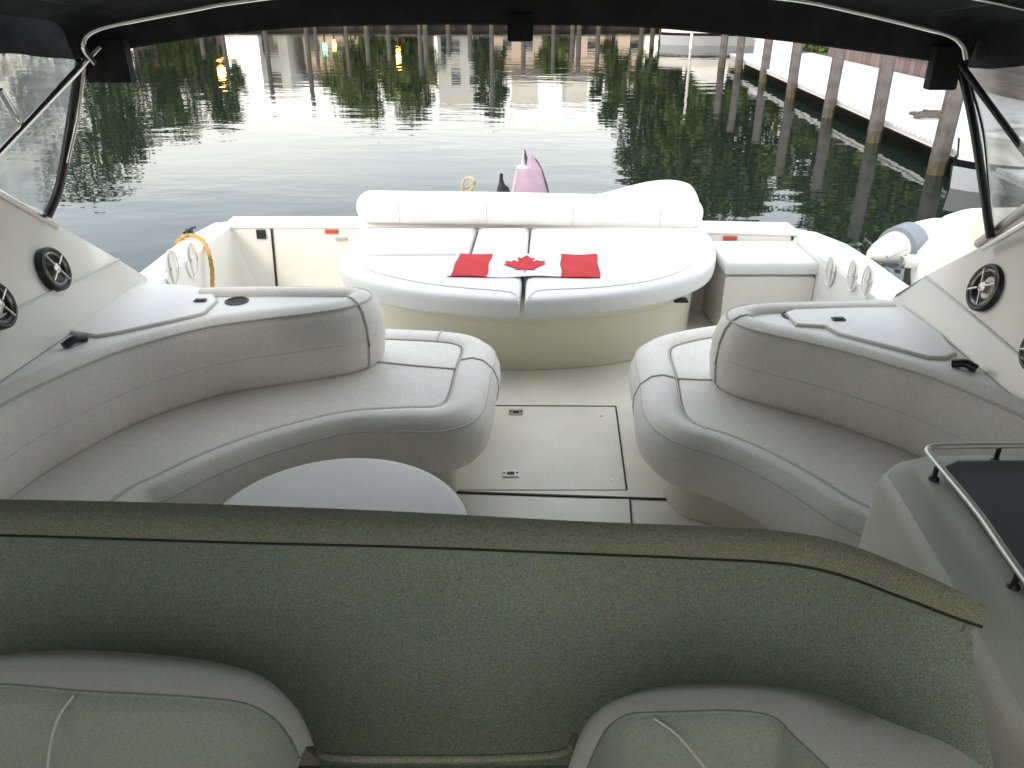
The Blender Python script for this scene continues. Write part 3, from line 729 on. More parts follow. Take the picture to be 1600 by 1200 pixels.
mesh('smoked_lid', V, Fc, SMOKE, co)
rz = zc+.045
r1 = [Vector((.93, .55, rz)), P(1600, 903, rz), P(1530, 803, rz), P(1470, 730, rz), P(1452, 708, rz), P(1451, 701, rz), P(1462, 698, rz), P(1500, 697, rz), P(1600, 696, rz), P(1690, 696, rz)]
MB().tube(r1, .008, 12, 0).build('grab_rail', mat('satin rail', (.8, .8, .78), .4, .7), co)
for px, py in ((1463, 724), (1590, 889), (1560, 697)):
    a_ = P(px, py, rz); MB().lathe(Vector((a_.x+.004, a_.y, zc)), [(.013, 0), (.012, .005), (.006, .010), (.006, .042)], 14).build('rail_post', BLACK, co)
MB().tube([PX(1410, 735, .0+1.0) if False else Vector((.945, 1.70, .88)), Vector((.93, 1.70, .5)), Vector((.93, 1.70, .05))], .002, 6, 0, smooth=False).build('shade_line', LINE, co)  # dark line stands in for the shade between sofa and console

# ================================================================== CANOPY
ca = thing('canvas_canopy', 'black canvas boat canopy overhead on its chrome frame, with hazy clear side curtains', 'canopy', loc=(0, 1.5, 1.9))
YH = 3.40
hem_px = [(118, 93), (200, 76), (300, 60), (400, 48), (500, 41), (650, 38), (800, 38), (920, 39), (1020, 43), (1120, 52), (1220, 63), (1320, 76), (1420, 90), (1510, 104)]
hem = [PY(x, y, YH) for x, y in hem_px]
hem = [PX(-30, 88, -1.90)]*0+hem
n0 = len(hem)
rows = []
def topz(x): return 2.075-.052*x*x
rows.append(hem)
rows.append([p+Vector((0, -.02, .05)) for p in hem])
rows.append([Vector((p.x, YH-.08, max(p.z+.08, topz(p.x)-.045))) for p in hem])
rows.append([Vector((p.x*1.03, YH-.30, topz(p.x)-.01)) for p in hem])
rows.append([Vector((p.x*1.06, 2.4, topz(p.x)+.06)) for p in hem])
rows.append([Vector((p.x*1.08, 1.2, topz(p.x)+.14)) for p in hem])
rows.append([Vector((p.x*1.08, 0, topz(p.x)+.16)) for p in hem])
rows.append([Vector((p.x*1.05, -1.4, topz(p.x)+.06)) for p in hem])
rows = [catmull(r, 3) for r in rows]; n = len(rows[0])
cols = [catmull([r[i] for r in rows], 4) for i in range(n)]
V = [p for c_ in cols for p in c_]; mR = len(cols[0]); Fc = []
for i in range(n-1):
    for j in range(mR-1): Fc.append((i*mR+j, i*mR+j+1, (i+1)*mR+j+1, (i+1)*mR+j))
for i_ in (3, 13, 26, 36):
    MB().tube([p+Vector((0, 0, -.004)) for p in cols[i_][2:]], .0035, 5, 0, smooth=False).build('stitched_seam', BLACK, ca)
THIN = bpy.data.materials.new('thin cloth for added fill'); THIN.use_nodes = True; _t = THIN.node_tree
_a = _t.nodes.new('ShaderNodeBsdfTranslucent'); _a.inputs[0].default_value = (.50, .53, .50, 1)
_t.links.new(_a.outputs[0], _t.nodes['Material Output'].inputs['Surface'])
Ff = [f for f in Fc if sum(V[q].y for q in f)/4 > .1]; Fw = [f for f in Fc if sum(V[q].y for q in f)/4 <= .1]
mesh('fill_cloth', V, Fw, THIN, ca); Fc = Ff  # translucent roof section added out of view as overhead fill light
cv = mesh('canvas_top', V, Fc, CANVAS, ca); so = cv.modifiers.new('t', 'SOLIDIFY'); so.thickness = .006
# side valances
def valance(s):
    zl = 1.79
    if s < 0: a_ = [PX(126, 94, -1.78), PX(60, 88, -1.86), PX(-20, 84, -1.90)]
    else: a_ = [PX(1505, 104, 1.82), PX(1560, 107, 1.86), PX(1640, 102, 1.90)]
    a_ += [Vector((s*1.93, 2.0, 1.80)), Vector((s*1.93, 0, 1.82)), Vector((s*1.9, -2.0, 1.75))]
    low = catmull(a_, 4); V = []; Fc = []
    for p in low:
        xt = 1.70 if True else 0
        V += [p, p+Vector((-s*.02, 0, .05)), Vector((p.x-s*.10, p.y, 2.02)), Vector((p.x-s*.35, p.y-.05, 2.10))]
    for i in range(len(low)-1):
        for j in range(3): Fc.append((i*4+j, i*4+j+1, (i+1)*4+j+1, (i+1)*4+j))
    o = mesh('side_valance', V, Fc, CANVAS, ca); so = o.modifiers.new('t', 'SOLIDIFY'); so.thickness = .005
    # hazy clear curtain below
    B0 = PX(80, 336, -1.86) if s < 0 else PX(1547, 372, 1.84)
    bot = []
    for p in low:
        f_ = max(0, 1-(low[0].y-p.y)/.9); yb = p.y-(low[0].y-B0.y)*f_
        bot.append(Vector((s*1.87, yb, min(1.66, B0.z+max(0, B0.y-yb)*.62))))
    V = []; Fc = []
    for i, p in enumerate(low):
        b = (PX(86, 345, -1.86) if s < 0 else PX(1540, 385, 1.84)) if i == 0 else None
        yb = p.y if i else p.y
        zb = 1.12+.10*max(0, (3.1-p.y))/.25 if p.y > 2.4 else 1.55
        zb = min(zb, 1.62)
        for k in range(5): q_ = p.lerp(bot[i], k/4); V.append(q_+Vector((.008*math.sin(i+k*1.3), 0, 0)))
    for i in range(len(low)-1):
        for j in range(4): Fc.append((i*5+j, i*5+j+1, (i+1)*5+j+1, (i+1)*5+j))
    kk = 4*10
    mesh('clear_curtain', V, Fc[:kk], CLEAR, ca); mesh('shade_canvas', V, Fc[kk:], CANVAS, ca)  # forward canvas added out of view to darken the sofas
valance(-1); valance(1)
def tub(name, pts, r, m): return MB().tube(pts, r, 10, 0).build(name, m, ca)
YT = 3.22
tub('frame_tube', [PY(150, 100, YT), PY(134, 80, YT), PY(131, 62, YT), PY(150, 46, YT), PY(200, 33, YT), PY(300, 14, YT), PY(360, 3, YT), PY(500, -12, YT), PY(800, -22, YT), PY(1100, -12, YT), PY(1240, -2, YT), PY(1340, 18, YT), PY(1440, 42, YT), PY(1485, 55, YT), PY(1505, 72, YT), PY(1510, 92, YT)], .0115, CHROME)
tub('frame_tube', [PY(1500, -8, 2.9), PY(1560, 4, 2.9), PY(1640, 22, 2.9)], .008, CHROME)
def leg(pts, r, m, name='frame_leg'): MB().tube(pts, r, 10, 0, smooth=False).build(name, m, ca)
leg([PY(155, 74, 3.3), PX(0, 238, -1.84), PX(-120, 365, -1.88)], .013, CHROME)
leg([PX(0, 140, -1.80), PX(33, 196, -1.80)], .010, CHROME)
def ctube(pts, r, m, name): MB().tube(pts, r, 8, 0).build(name, m, ca)
ctube([PY(126, 96, 3.32), PX(112, 180, -1.77), PX(101, 250, -1.80), PX(90, 300, -1.83), PX(74, 338, -1.86)], .018, BLACK, 'webbing_strap')
ctube([PY(133, 98, 3.30), PX(122, 180, -1.74), PX(106, 255, -1.78)], .007, DULL, 'zip_edge')
leg([PY(1500, 100, 3.28), PX(1600, 236, 1.90), PX(1700, 370, 1.95)], .013, BLACK)
ctube([PY(1503, 112, 3.3), PX(1518, 180, 1.76), PX(1530, 250, 1.78), PX(1548, 372, 1.82)], .016, BLACK, 'webbing_strap')
ctube([PY(1508, 108, 3.3), PX(1533, 190, 1.80), PX(1543, 270, 1.82), PX(1551, 372, 1.84)], .008, CHROME, 'zip_edge')
# black roll-up pads under the hem
def pad_flap(name, px0, py0, px1, py1, y, t=.05):
    a_ = PY(px0, py1, y); b_ = PY(px1, py0, y)
    V, Fc = cushion([(a_.x, y-t/2), (b_.x, y-t/2), (b_.x, y+t/2), (a_.x, y+t/2)], a_.z, b_.z, .01, 0, smooth=False); mesh(name, V, Fc, CANVAS, ca)
pad_flap('hanging_pad', 142, 60, 196, 129, 3.34); pad_flap('hanging_pad', 793, 20, 833, 65, 3.38, .03); pad_flap('hanging_pad', 1446, 70, 1505, 140, 3.34)
V = []; Fc = []
for k in range(13):
    x = -1.9+3.8*k/12; V += [(x, -2.0, .95), (x*.95, -1.6, topz(x)-.02)]
for k in range(12): Fc.append((2*k, 2*k+1, 2*k+3, 2*k+2))
mesh('front_windscreen', V, Fc, TINT, ca)

# ================================================================== ROPES, TOY
def rope(name, label, pts, r, m, cat='rope'):
    P_ = catmull([Vector(p) for p in pts], 8); mb = MB(); N = len(P_)
    for k in range(3):
        st = []
        for i, p in enumerate(P_):
            a_ = P_[max(0, i-1)]; b_ = P_[min(N-1, i+1)]; t = (b_-a_).normalized(); x = t.cross(Vector((.3, .2, 1))).normalized(); y = x.cross(t)
            an = i*.55+k*2.094; st.append(p+(x*math.cos(an)+y*math.sin(an))*r*.5)
        mb.tube(st, r*.62, 7, 0, smooth=False)
    return tag(mb.build(name, m), label, cat)
rope('mooring_rope', 'yellow mooring rope looped over the left gunwale', [P(322, 380, -.2), P(280, 385, .42), P(284, 372, .565), P(296, 368, .58), P(308, 370, .578), P(318, 378, .56), PX(326, 396, -1.87), PX(331, 418, -1.86), PX(332, 440, -1.86), PX(330, 470, -1.86)], .013, ROPEY)
rope('knotted_rope', 'tan knotted rope end sticking up behind the white headrest', [PY(723, 316, 5.7), PY(722, 292, 5.7), PY(726, 280, 5.72), PY(735, 278, 5.7), PY(741, 283, 5.68), PY(734, 290, 5.7), PY(726, 296, 5.72), PY(733, 300, 5.68), PY(742, 284, 5.7), PY(738, 296, 5.7), PY(741, 306, 5.7), PY(743, 322, 5.7)], .010, ROPET)
toy = thing('inflatable_toy', 'pink pointed inflatable with a black fin standing behind the headrest', 'inflatable', loc=(.1, 5.95, -.34))
YT_ = 5.95
def lv(rows_, m, name, par=toy, depth=.10):
    # rows_: list of (py, pxl, pxr) from bottom to top -> rounded lens cross-sections
    V = []; Fc = []; n = 14
    for py, l, r_ in rows_:
        a_ = PY(l, py, YT_); b_ = PY(r_, py, YT_); c_ = (a_+b_)/2; w = (b_.x-a_.x)/2
        for j in range(n):
            an = 2*math.pi*j/n; V.append(Vector((c_.x+math.cos(an)*w, YT_+math.sin(an)*min(depth, w*.8), c_.z)))
    N = len(rows_)
    for i in range(N-1):
        for j in range(n): Fc.append((i*n+j, i*n+(j+1) % n, (i+1)*n+(j+1) % n, (i+1)*n+j))
    Fc += [tuple(range(n)), tuple(range((N-1)*n, N*n))]
    return mesh(name, V, Fc, m, par)
lv([(440, 792, 850), (360, 795, 858), (306, 800, 858), (285, 804, 852), (262, 808, 846)], PINK, 'body')
lv([(262, 822, 845), (250, 823, 838), (241, 825, 832)], PINK, 'nose')
lv([(310, 852, 860), (290, 848, 856), (265, 840, 848), (250, 832, 840), (241, 826, 829)], GREYP, 'dark_edge', depth=.075)
lv([(310, 797, 803), (290, 801, 806), (264, 807, 812), (262, 807, 830), (259, 808, 830)], PALEP, 'pale_edge', depth=.075)
lv([(262, 815, 820), (250, 815, 818), (236, 818, 820)], PALEP, 'centre_ridge', depth=.08)
lv([(258, 821, 825), (246, 819, 824), (234, 819, 821)], GREYP, 'dark_tip', depth=.07)
lv([(330, 770, 800), (300, 776, 797), (293, 777, 795), (288, 779, 789), (280, 780, 786), (271, 781, 786)], BLACK, 'fin', depth=.03)

# ================================================================== TENDER DINGHY at the right
dg = thing('dinghy', 'white tender dinghy with a grey strap floating beside the right gunwale', 'dinghy', loc=(3.6, 6.0, -.7))
zt_ = .12
ctr = P(1560, 376, zt_)
ring = [P(1432, 400, zt_), P(1446, 370, zt_), P(1470, 347, zt_), P(1540, 342, zt_), P(1640, 345, zt_), P(1730, 370, zt_), P(1720, 430, zt_), P(1600, 452, zt_), P(1495, 450, zt_), P(1445, 432, zt_)]
rr = catmull(ring, 6, True); cen = sum(rr, Vector())/len(rr); n = len(rr); c2 = P(1590, 373, zt_)
def dgl(lev, name, m_, cap):
    V = []; Fc = []
    for sc, dz in lev:
        cc = cen.lerp(c2, max(0, min(1, (1-sc)/.3))); V += [Vector((cc.x+(p.x-cen.x)*sc, cc.y+(p.y-cen.y)*sc, zt_+dz)) for p in rr]
    for a_ in range(len(lev)-1):
        for i in range(n): Fc.append((a_*n+i, a_*n+(i+1) % n, (a_+1)*n+(i+1) % n, (a_+1)*n+i))
    Fc.append(tuple(range(n)) if cap == 0 else tuple(range((len(lev)-1)*n, len(lev)*n)))
    mesh(name, V, Fc, m_, dg)
dgl([(.70, .045), (.76, .085), (.86, .10), (.95, .07), (1.0, .0), (1.03, -.12), (.98, -.3), (.85, -.55), (.6, -.9)], 'hull', GELW, 9)
dgl([(.60, -.36), (.64, -.30), (.685, -.02), (.71, .058)], 'interior', CREAM, 0)
cone = [P(1358, 399, .10), P(1372, 395, .10), P(1392, 389, .10), P(1415, 384, .10), P(1445, 381, .10), P(1480, 380, .10)]
MB().tube(cone, .205, 24, 0, taper=lambda t: .12+.88*min(1, t/.85)**.8).build('bow_tube', GELW, dg)
MB().tube([P(1400, 388, .10), P(1410, 385, .10), P(1420, 383, .10)], .183, 28, 0, smooth=False, taper=lambda t: .93+.10*t).build('grey_strap', mat('grey rubber', (.20, .23, .26), .5), dg)
a_ = P(1420, 396, .2); MB().box((a_.x-.05, a_.y-.06, .1), (a_.x+.06, a_.y+.02, .19)).build('bracket', CHROME, dg, bevel=.01)
MB().tube([P(1386, 402, .2), P(1418, 388, .22)], .012, 8, 0, smooth=False).build('tow_bar', DULL, dg)
a_ = P(1520, 372, -.1); MB().lathe(a_, [(.17, 0), (.19, .02), (.17, .04)], 28, ax=(0, -.6, .8)).build('steering_wheel', CHROME, dg)
a_ = P(1475, 368, -.1); MB().box((a_.x-.12, a_.y-.1, -.25), (a_.x+.15, a_.y+.12, -.02)).build('dark_seat', BEAM, dg, bevel=.03)

# ================================================================== WATER, LAND
def water_mat():
    m = bpy.data.materials.new('rippled dusk water'); m.use_nodes = True; nt = m.node_tree; b = nt.nodes['Principled BSDF']
    b.inputs['Base Color'].default_value = (.010, .018, .014, 1); b.inputs['Roughness'].default_value = .02; b.inputs['IOR'].default_value = 1.33
    b.inputs['Specular IOR Level'].default_value = .55
    g = nt.nodes.new('ShaderNodeNewGeometry'); L = nt.links.new
    mp = nt.nodes.new('ShaderNodeMapping'); mp.inputs['Scale'].default_value = (.55, 1, 1); L(g.outputs['Position'], mp.inputs[0])
    n1 = nt.nodes.new('ShaderNodeTexNoise'); n1.inputs['Scale'].default_value = 1.5; n1.inputs['Detail'].default_value = 3; n1.inputs['Roughness'].default_value = .45
    n2 = nt.nodes.new('ShaderNodeTexNoise'); n2.inputs['Scale'].default_value = .22; n2.inputs['Detail'].default_value = 2
    L(mp.outputs[0], n1.inputs['Vector']); L(mp.outputs[0], n2.inputs['Vector'])
    rg = nt.nodes.new('ShaderNodeMapRange'); rg.inputs['From Min'].default_value = .35; rg.inputs['From Max'].default_value = .65
    rg.inputs['To Min'].default_value = .35; rg.inputs['To Max'].default_value = 1.1; L(n2.outputs['Fac'], rg.inputs['Value'])
    mu = nt.nodes.new('ShaderNodeMath'); mu.operation = 'MULTIPLY'; L(n1.outputs['Fac'], mu.inputs[0]); L(rg.outputs[0], mu.inputs[1])
    bp = nt.nodes.new('ShaderNodeBump'); bp.inputs['Strength'].default_value = 1; bp.inputs['Distance'].default_value = .011
    L(mu.outputs[0], bp.inputs['Height']); L(bp.outputs[0], b.inputs['Normal'])
    return m
ZW = -.7
w = mesh('water', [(-400, -300, ZW), (400, -300, ZW), (400, 500, ZW), (-400, 500, ZW)], [(0, 1, 2, 3)], water_mat(), smooth=False); w['kind'] = 'structure'
m = MB(); m.prism([(-300, 63), (13.5, 63), (13.5, 40), (11.35, 36), (11.4, -20), (400, -20), (400, 480), (-300, 480)], ZW-.3, -.36)
gr = m.build('ground', GRASS, smooth=False); gr['kind'] = 'structure'
m = MB(); m.prism([(-60, 62), (-24, 62), (-26, 40), (-40, 30), (-200, 30), (-200, 62)], ZW-.3, -.37)
gr2 = m.build('ground', GRASS, smooth=False); gr2['kind'] = 'structure'

# ---------------- dock at the right
dk = thing('dock', 'long pale planked dock running along the right side of the water', 'dock', loc=(9, 20, ZW))
e0 = P(1140, 84, -.32); e1 = P(1490, 233, -.32); dirv = (e1-e0).normalized()
near = e0+dirv*((e0-e1).length+9)
pf = [(near.x, near.y), (e1.x, e1.y), (e0.x, e0.y), (11.5, e0.y+.5), (11.35, near.y)]
MB().prism(pf, -.37, -.32).build('deck', DECK, dk, smooth=False)
nn = Vector((-dirv.y, dirv.x, 0));
if nn.x < 0: nn = -nn
for off, z0, z1 in ((.02, -.44, -.372),):
    a_ = near+nn*off; b_ = e0+nn*off
    MB().prism([(a_.x, a_.y), (b_.x, b_.y), (b_.x+nn.x*.1, b_.y+nn.y*.1), (a_.x+nn.x*.1, a_.y+nn.y*.1)], z0, z1).build('edge_beam', GELW, dk, smooth=False)
a_ = near+nn*.6; b_ = e0+nn*.6
MB().prism([(a_.x, a_.y), (b_.x, b_.y), (b_.x+nn.x*.1, b_.y+nn.y*.1), (a_.x+nn.x*.1, a_.y+nn.y*.1)], -1.0, -.372).build('bulkhead', BEAM, dk, smooth=False)
def piling(x, y, top, r, label, grp, lean=0, sq=True):
    n = 8 if sq else 12; mb = MB(); V = []; Fc = []
    zs = [ZW-.5, ZW+.22, ZW+.5, top*.5, top-.03, top]
    for k, z in enumerate(zs):
        s_ = r*(1.02-.012*k)*(1 if k < 5 else .93)
        for j in range(n):
            if sq:
                an = math.pi/8+2*math.pi*j/8; cxx, syy = math.cos(an), math.sin(an); mm = max(abs(cxx), abs(syy)); q_ = (cxx/mm, syy/mm); q_ = (q_[0]*s_, q_[1]*s_)
            else: an = 2*math.pi*j/n; q_ = (math.cos(an)*s_, math.sin(an)*s_)
            V.append((x+q_[0]+lean*(z-ZW), y+q_[1], z))
    for i in range(len(zs)-1):
        for j in range(n): Fc.append((i*n+j, i*n+(j+1) % n, (i+1)*n+(j+1) % n, (i+1)*n+j))
    Fc.append(tuple(range(5*n, 6*n)))
    off = Vector((x, y, ZW)); me = [tuple(Vector(v)-off) for v in V]
    o = mesh('wooden_piling', me, Fc, None, smooth=False, mats=[PILE, ALGAE], fm=[1]*n+[0]*(len(Fc)-n)); o.location = off
    return tag(o, label, 'piling', grp)
dp = [((1136, 88), 'behind the far white boat'), ((1163, 94), 'one gap nearer than the farthest dock piling'), ((1203, 108), 'third from the far end of the dock'), ((1248, 129), 'fourth from the far end of the dock, mid way'), ((1309, 156), 'just right of the middle of the dock'), ((1384, 190), 'standing at the start of the boarded fence behind'), ((1487, 234), 'nearest to the right canopy leg')]
names = ['farthest square timber piling at the far end of the dock', 'second timber piling from the far end of the dock', 'third timber piling from the far end of the dock', 'fourth timber piling from the far end of the dock', 'fifth timber piling from the far end, left of the fence boards', 'second nearest timber piling on the dock edge, before the fence', 'nearest thick timber piling on the dock edge, by the skiff']
for ((px, py), _), nm, ln, tz in zip(dp, names, (.01, -.02, .012, -.008, .015, -.012, .008), (1.0, 1.3, 1.1, 1.22, 1.08, 1.18, 1.25)):
    p = P(px, py, -.32)-nn*.16; piling(p.x, p.y, tz, .122 if p.y > 14 else .128, nm, 'timber pilings along the dock', lean=ln)
p = near+dirv*-5-nn*.16; piling(p.x, p.y, 1.15, .17, 'timber piling on the dock edge hidden past the right canopy leg', 'timber pilings along the dock')
# fence behind the dock
fe = thing('board_fence', 'brown upright board fence behind the pale dock', 'fence', loc=(11.4, 20, -.35))
MB().box((11.52, 8, -.355), (11.56, 31.5, 1.5)).build('boards', FENCE, fe, smooth=False)
MB().box((11.46, 8, .1), (11.515, 31.5, .2)).build('rail', PILE, fe, smooth=False); MB().box((11.46, 8, 1.1), (11.515, 31.5, 1.2)).build('rail', PILE, fe, smooth=False)
# driftwood-like line coil on the deck
c_ = P(1452, 184, -.31); pts = [c_+Vector((math.cos(k*.8)*.35*(1-k*.02)+.12*math.sin(k*2.1), math.sin(k*.8)*.16, .03+.004*k)) for k in range(20)]
rope('rope_coil', 'dark loose rope coil lying on the white dock', pts, .035, mat('dark rope', (.10, .09, .075), .8))
# white bench-like dock boxes far along the dock
for (px, py, wd, nm) in ((1195, 88, .7, 'white dock box far along the dock'), (1228, 84, 1.0, 'long white dock box beside the far green bush')):
    p = P(px, py, -.32); d_ = thing('dock_box', nm, 'box', 'white dock boxes', loc=(p.x, p.y, -.32))
    MB().box((p.x-wd/2, p.y-.3, -.318), (p.x+wd/2, p.y+.3, .2)).build('body', GELW, d_, bevel=.03); MB().box((p.x-wd/2-.03, p.y-.33, .202), (p.x+wd/2+.03, p.y+.33, .26)).build('lid', GELW, d_, bevel=.02)

# ---------------- small moored boats
def skiff(label, cx, cy, L_, W_, hgt, ang, stripe=True, cabin=False):
    t = thing('moored_boat', label, 'boat', 'boats moored beyond', loc=(cx, cy, ZW)); ca_, sa_ = math.cos(ang), math.sin(ang)
    def tp(x, y, z): return Vector((cx+x*ca_-y*sa_, cy+x*sa_+y*ca_, ZW+z))
    st = [(-.5, .86), (-.3, .95), (0, 1), (.25, .88), (.4, .58), (.47, .3), (.5, .03)]
    def band(z0, z1, f0, f1, m_, name, close_top=False):
        V = []; Fc = []
        for u, w_ in st:
            x = u*L_; y = w_*W_/2
            V += [tp(x*1.0, y*f1, z1), tp(x*.98, y*f0, z0), tp(x*.98, -y*f0, z0), tp(x, -y*f1, z1)]
        for i in range(len(st)-1):
            for j in range(3): Fc.append((i*4+j, i*4+j+1, (i+1)*4+j+1, (i+1)*4+j))
            if close_top: Fc.append((i*4+3, i*4, (i+1)*4, (i+1)*4+3))
        Fc.append((0, 1, 2, 3)); return mesh(name, V, Fc, m_, t)
    band(-.2, hgt*.45, .75, .93, HULLG, 'hull'); band(hgt*.45, hgt*.58, .94, .96, STRIPE, 'stripe'); band(hgt*.58, hgt, .95, 1.0, GELW, 'topsides', True)
    if cabin:
        V = [tp(-.2*L_, W_*.3, hgt), tp(.2*L_, W_*.25, hgt), tp(.2*L_, -W_*.25, hgt), tp(-.2*L_, -W_*.3, hgt), tp(-.18*L_, W_*.26, hgt+.9), tp(.05*L_, W_*.22, hgt+.9), tp(.05*L_, -W_*.22, hgt+.9), tp(-.18*L_, -W_*.26, hgt+.9)]
        mesh('cabin', V, [(4, 5, 6, 7), (0, 1, 5, 4), (1, 2, 6, 5), (2, 3, 7, 6), (3, 0, 4, 7)], GELW, t, bevel=.05)
    else:
        MB().tube([tp(-.3*L_, W_*.42, hgt+.02), tp(0, W_*.48, hgt+.05), tp(.3*L_, W_*.36, hgt+.05), tp(.44*L_, 0, hgt+.06), tp(.3*L_, -W_*.36, hgt+.05), tp(0, -W_*.48, hgt+.05), tp(-.3*L_, -W_*.42, hgt+.02)], .035, 8).build('gunwale_rail', GELW, t)
    return t
p = P(1490, 298, ZW); skiff('white skiff with dark stripe moored by the nearest dock piling', p.x+2.6, p.y+.2, 5.2, 1.9, .72, math.pi)
x_ = (1102-800)/F*(.895*44+1.2); skiff('white boat with dark hull side at the far end of the dock', x_+.2, 44, 5.0, 2.2, 1.0, math.pi*.98, cabin=True)
pm = piling((1079-800)/F*(.895*41+1.2), 41, 2.3, .07, 'thin white pole standing in the water left of the far white boat', None, sq=False); pm.name = 'white_pole'; pm['category'] = 'pole'; pm.data.materials.clear(); pm.data.materials.append(GELW)

# ---------------- trees
def make_tree(x, y, z, hgt, wid, m_, label, dens=1.0, trunk=.25, seed=0, group='trees on the far shore'):
    rnd = random.Random(seed); t = thing('leafy_tree', label, 'tree', group, loc=(x, y, z))
    mb = MB(); th = hgt*trunk
    mb.tube([Vector((x, y, z-.1)), Vector((x+.1, y, z+th)), Vector((x-.1, y+.1, z+hgt*.75))], hgt*.028, 8, 0, taper=lambda s_: 1-.75*s_)
    for k in range(5):
        a_ = rnd.random()*6.28; mb.tube([Vector((x, y, z+th*(.8+.25*k))), Vector((x+math.cos(a_)*wid*.22, y+math.sin(a_)*wid*.2, z+th*(1.1+.3*k))), Vector((x+math.cos(a_)*wid*.4, y+math.sin(a_)*wid*.35, z+th*(1.35+.33*k)))], hgt*.011, 6, 0, taper=lambda s_: 1-.7*s_)
    mb.build('trunk', TRUNK, t)
    V = []; Fc = []; nclump = int(24*dens)
    cl_ = []
    for k in range(nclump):
        zz = th*.8+(hgt-th*.8)*(k+.5)/nclump; f = (zz-th*.8)/(hgt-th*.8); rad = wid/2*math.sqrt(max(.05, 1-(2*f-.85)**2/1.45))
        a_ = rnd.random()*6.28; rr_ = rad*math.sqrt(rnd.random())*.85; cl_.append((Vector((x+math.cos(a_)*rr_, y+math.sin(a_)*rr_, z+zz)), wid*(.12+.1*rnd.random())))
    for c_, r_ in cl_:
        for q_ in range(110):
            d = Vector((rnd.gauss(0, 1), rnd.gauss(0, 1), rnd.gauss(0, .8))).normalized()*r_*(.55+.5*rnd.random())
            p_ = c_+d; s_ = .14+.13*rnd.random(); u_ = Vector((rnd.gauss(0, 1), rnd.gauss(0, 1), rnd.gauss(0, 1))).normalized(); v_ = u_.cross(Vector((rnd.gauss(0, 1), rnd.gauss(0, 1), rnd.gauss(0, 1)))).normalized()
            n_ = len(V); V += [p_-u_*s_, p_+v_*s_*.6, p_+u_*s_, p_-v_*s_*.6]; Fc.append((n_, n_+1, n_+2, n_+3))
    off = t.location; me = bpy.data.meshes.new('crown'); me.from_pydata([tuple(v-off) for v in V], [], Fc); me.materials.append(m_)
    o = bpy.data.objects.new('crown', me); link(o, t); return t
def fx(px, Y): return (px-800)/F*(.895*Y+1.2)
def fh(py, Y):  # height above water of a thing whose reflection ends at py
    return Y*math.tan(PIT-math.atan((600-py)/F))-2.7
zg = -.37
trees = [ # px, Y, py(reflection end), width, mat
 (75, 58, 300, 9, LEAFD, 'broad dark tree at the far left end of the shore'), (150, 60, 240, 6.5, LEAF, 'tall bushy tree left of the brown boathouse'), (250, 64, 205, 6, LEAF, 'mid sized tree behind the brown boathouse'),
 (330, 66, 190, 5, LEAFD, 'wide dark tree right of the orange lamp'), (560, 66, 176, 6.2, LEAF, 'round green tree left of the amber lamp'), (635, 66, 172, 5.5, LEAF, 'round green tree right of the amber lamp'),
 (765, 67, 178, 3.4, LEAFD, 'narrow dark tree between two white houses'), (870, 68, 120, 3.2, LEAF, 'small green tree in front of the far sunset tinted wall'), (958, 67, 188, 3.2, LEAFD, 'narrow dark tree right of the last white house'),
 (1035, 52, 300, 5.5, LEAFD, 'tall dark tree where the shore turns to the dock'), (1105, 50, 345, 6, LEAF, 'tallest green tree behind the far white boat'), (1180, 47, 330, 5.5, LEAFD, 'dark tree behind the far end of the dock'),
 (1262, 44, 300, 5, LEAF, 'shorter green tree behind the middle of the dock'), (1350, 40, 365, 6, LEAFD, 'big dark tree behind the board fence'), (1450, 36, 390, 6.5, LEAF, 'big green tree above the board fence'), (1560, 33, 400, 7, LEAFD, 'dark tree at the right edge beyond the fence'), (1680, 28, 420, 7, LEAF, 'green tree outside the right edge near the skiff')]
for i, (px, Y, py, wd, m_, nm) in enumerate(trees):
    hgt = fh(py, Y)-.3; make_tree(fx(px, Y), Y, zg, hgt, wd, m_, nm, seed=i+3, dens=(2.6 if px > 1000 else 1.5) if wd > 5 else 1.0, trunk=.18)
p = P(1283, 80, -.36); 
def bush(x, y, z, w_, h_, label, seed, m_=LEAF, par=None):
    rnd = random.Random(seed); V = []; Fc = []
    for q_ in range(900):
        a_ = rnd.random()*6.28; r_ = w_/2*math.sqrt(rnd.random()); zz = h_*rnd.random()*math.sqrt(max(.1, 1-(r_/(w_/2))**2)); s_ = .06+.06*rnd.random()
        p_ = Vector((math.cos(a_)*r_, math.sin(a_)*r_, zz)); u_ = Vector((rnd.gauss(0, 1), rnd.gauss(0, 1), rnd.gauss(0, 1))).normalized(); v_ = u_.cross(Vector((rnd.gauss(0, 1), rnd.gauss(0, 1), rnd.gauss(0, 1)))).normalized()
        n_ = len(V); V += [p_-u_*s_, p_+v_*s_*.6, p_+u_*s_, p_-v_*s_*.6]; Fc.append((n_, n_+1, n_+2, n_+3))
    me = bpy.data.meshes.new('bush'); me.from_pydata(V, [], Fc); me.materials.append(m_); o = bpy.data.objects.new('bush', me); o.location = (x, y, z); link(o)
    return tag(o, label, 'bush')
bush(p.x+.2, p.y, -.33, 2.0, .9, 'low green bush at the far back edge of the dock', 5)

